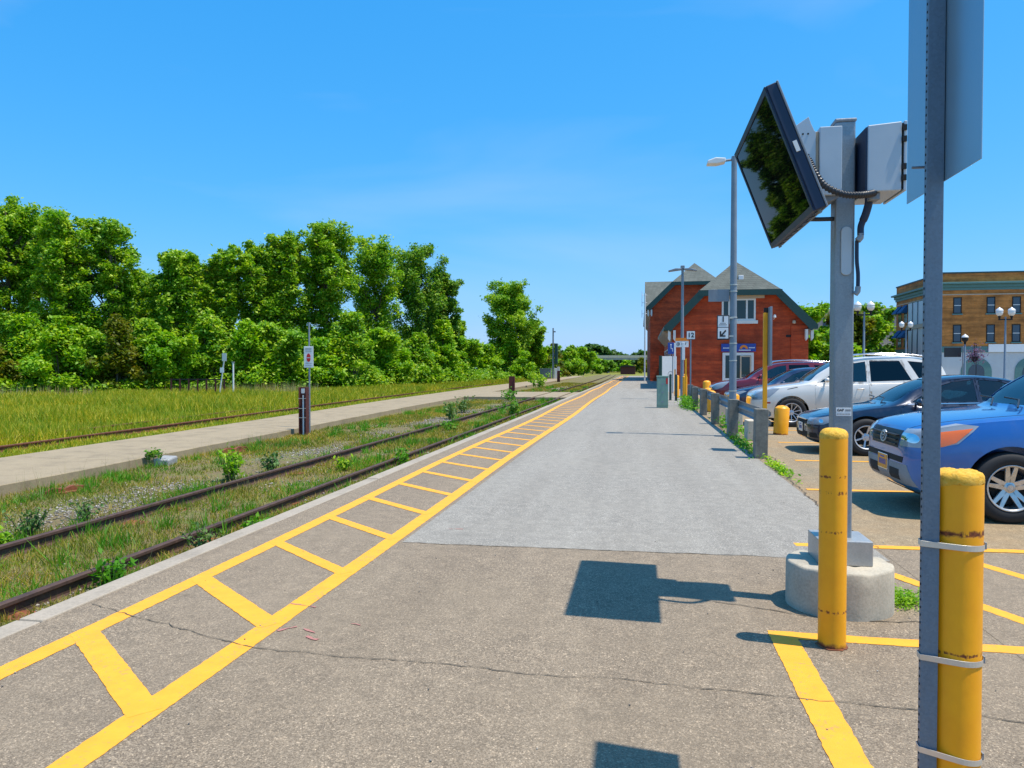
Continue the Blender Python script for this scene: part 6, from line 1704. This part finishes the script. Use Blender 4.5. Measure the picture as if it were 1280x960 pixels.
CRO = dict(hood=[(.10, .46), (.35, .66), (.8, .78), (1.3, .82)], hoodz=.85, L=5.10, r=0.388, rim=0.255, arch=0.45, wheels=(0.98, 4.02), style='ten', roofw=0.70, cabh=0.70, privacy=True,
 top=[(0, .64), (.015, .78), (.05, .88), (.12, .95), (.3, 1.03), (.7, 1.11), (1.1, 1.165), (1.3, 1.19), (1.7, 1.45), (2.1, 1.69), (2.45, 1.82), (3.0, 1.89), (3.7, 1.905), (4.4, 1.86), (4.7, 1.77), (4.88, 1.45), (4.98, 1.18), (5.06, .95), (5.10, .7)],
 bot=[(0, .34), (.05, .27), (.2, .22), (.8, .20), (4.3, .21), (4.9, .3), (5.10, .42)],
 belt=[(0, .60), (.05, .80), (.3, .93), (.7, 1.01), (1.3, 1.09), (2.5, 1.14), (3.8, 1.18), (4.8, 1.17), (5.10, .66)],
 half=[(0, .55), (.025, .67), (.08, .78), (.2, .87), (.4, .93), (.8, .965), (1.5, .98), (4.0, .98), (4.6, .94), (5.0, .82), (5.10, .66)],
 cabin=(1.36, 4.8), cowlx=1.28, cowlz=1.2, seatz=1.2, mirror=(1.85, 1.26), handle=1.03,
 windscreen=dict(poly=[(-.72, 1.23), (.72, 1.23), (.60, 1.77), (-.60, 1.77)], x=(1.1, 2.7)), rearscreen=dict(poly=[(-.66, 1.28), (.66, 1.28), (.56, 1.72), (-.56, 1.72)], x=(4.5, 5.3)),
 windows=[[(1.70, 1.20), (2.22, 1.56), (2.55, 1.70), (2.88, 1.755), (2.88, 1.215)], [(2.98, 1.22), (2.98, 1.765), (3.72, 1.77), (3.98, 1.26)], [(4.16, 1.30), (3.92, 1.765), (4.40, 1.72), (4.66, 1.42)]],
 doors=[[(1.60, .34), (1.57, 1.10), (1.66, 1.20), (2.2, 1.59), (2.52, 1.73), (2.925, 1.80), (2.925, .34)], [(2.935, .34), (2.935, 1.80), (3.78, 1.80), (4.03, 1.22), (3.72, .95), (3.56, .70), (3.52, .34)]],
 lamp_in=0.52, lamps=[([(-.1, .70), (.2, .72), (.42, .80), (.68, 1.03), (.52, 1.045), (.1, .93), (-.1, .86)], [([(-.1, .72), (.1, .735), (.14, .78), (-.1, .775)], M['lens'])])],
 pieces=[('grille', [(-.34, .52), (.34, .52), (.42, .88), (-.42, .88)], 'x', -.2, .2, M['chrome'], .003), ('lower_grille', [(-.55, .30), (.55, .30), (.60, .42), (-.60, .42)], 'x', -.2, .25, M['dark'], .003),
  ('side_marker', [(.30, .62), (.44, .625), (.44, .665), (.30, .66)], 'y', -1.2, 1.2, M['lens_red'], .003), ('hood_vent', [(.86, 1.00), (1.14, 1.06), (1.12, 1.075), (.88, 1.02)], 'y', -1.2, -.55, M['dark'], .003),
  ('sill_cladding', [(1.46, .15), (3.56, .15), (3.56, .30), (1.46, .30)], 'y', -1.2, 1.2, M['bumper'], .004)],
 fronts=[], rails=(1.90, 1.97, 1.88), rail_mat=M['chrome'])
make_car('parked_car', 'pearly cream crossover car with ten spoke wheels and dark rear windows', (3.02, 21.7, 0), CRO, M['paint_pearl'])
SLA = dict(SED); SLA['top'] = [(x, z*1.10) for x, z in SED['top']]; SLA['belt'] = [(x, z*1.10) for x, z in SED['belt']]
for k in ('windows', 'doors'): SLA[k] = [[(x, z*1.10 if z > .5 else z) for x, z in q] for q in SED[k]]
SLA['windscreen'] = dict(poly=[(y, z*1.10) for y, z in SED['windscreen']['poly']], x=(1.1, 2.55)); SLA['rearscreen'] = dict(poly=[(y, z*1.10) for y, z in SED['rearscreen']['poly']], x=(3.3, 4.3))
SLA['lamps'] = [([(x, z*1.10) for x, z in SED['lamps'][0][0]], [])]; SLA['pieces'] = SED['pieces'][1:2]; SLA['fronts'] = []; SLA.update(cowlz=1.04, seatz=1.05, mirror=(1.78, 1.07), mirror_mat=M['paint_slate'])
make_car('parked_car', 'dark slate blue car half hidden between the cream and the maroon cars', (2.95, 26.9, 0), SLA, M['paint_slate'], detail=False)
MAR = dict(CRO); MAR['privacy'] = True; MAR['style'] = 'five'; MAR['pieces'] = CRO['pieces'][1:2]+CRO['pieces'][4:]; MAR['L'] = 5.1
MAR['top'] = [(x, z*0.965) for x, z in CRO['top']]
MAR['windows'] = [[(x, z*0.965) for x, z in q] for q in CRO['windows']]; MAR['doors'] = [[(x, z*0.965) for x, z in q] for q in CRO['doors']]
MAR['windscreen'] = dict(poly=[(y, z*0.965) for y, z in CRO['windscreen']['poly']], x=(1.1, 2.7)); MAR['rearscreen'] = dict(poly=[(y, z*0.965) for y, z in CRO['rearscreen']['poly']], x=(4.5, 5.3))
MAR['rails'] = (1.84, 1.90, 1.82)
make_car('parked_car', 'maroon sport utility car farthest along the row by the station', (2.85, 31.6, 0), MAR, M['paint_maroon'], detail=False)
bpy.data.scenes.remove(tmp)
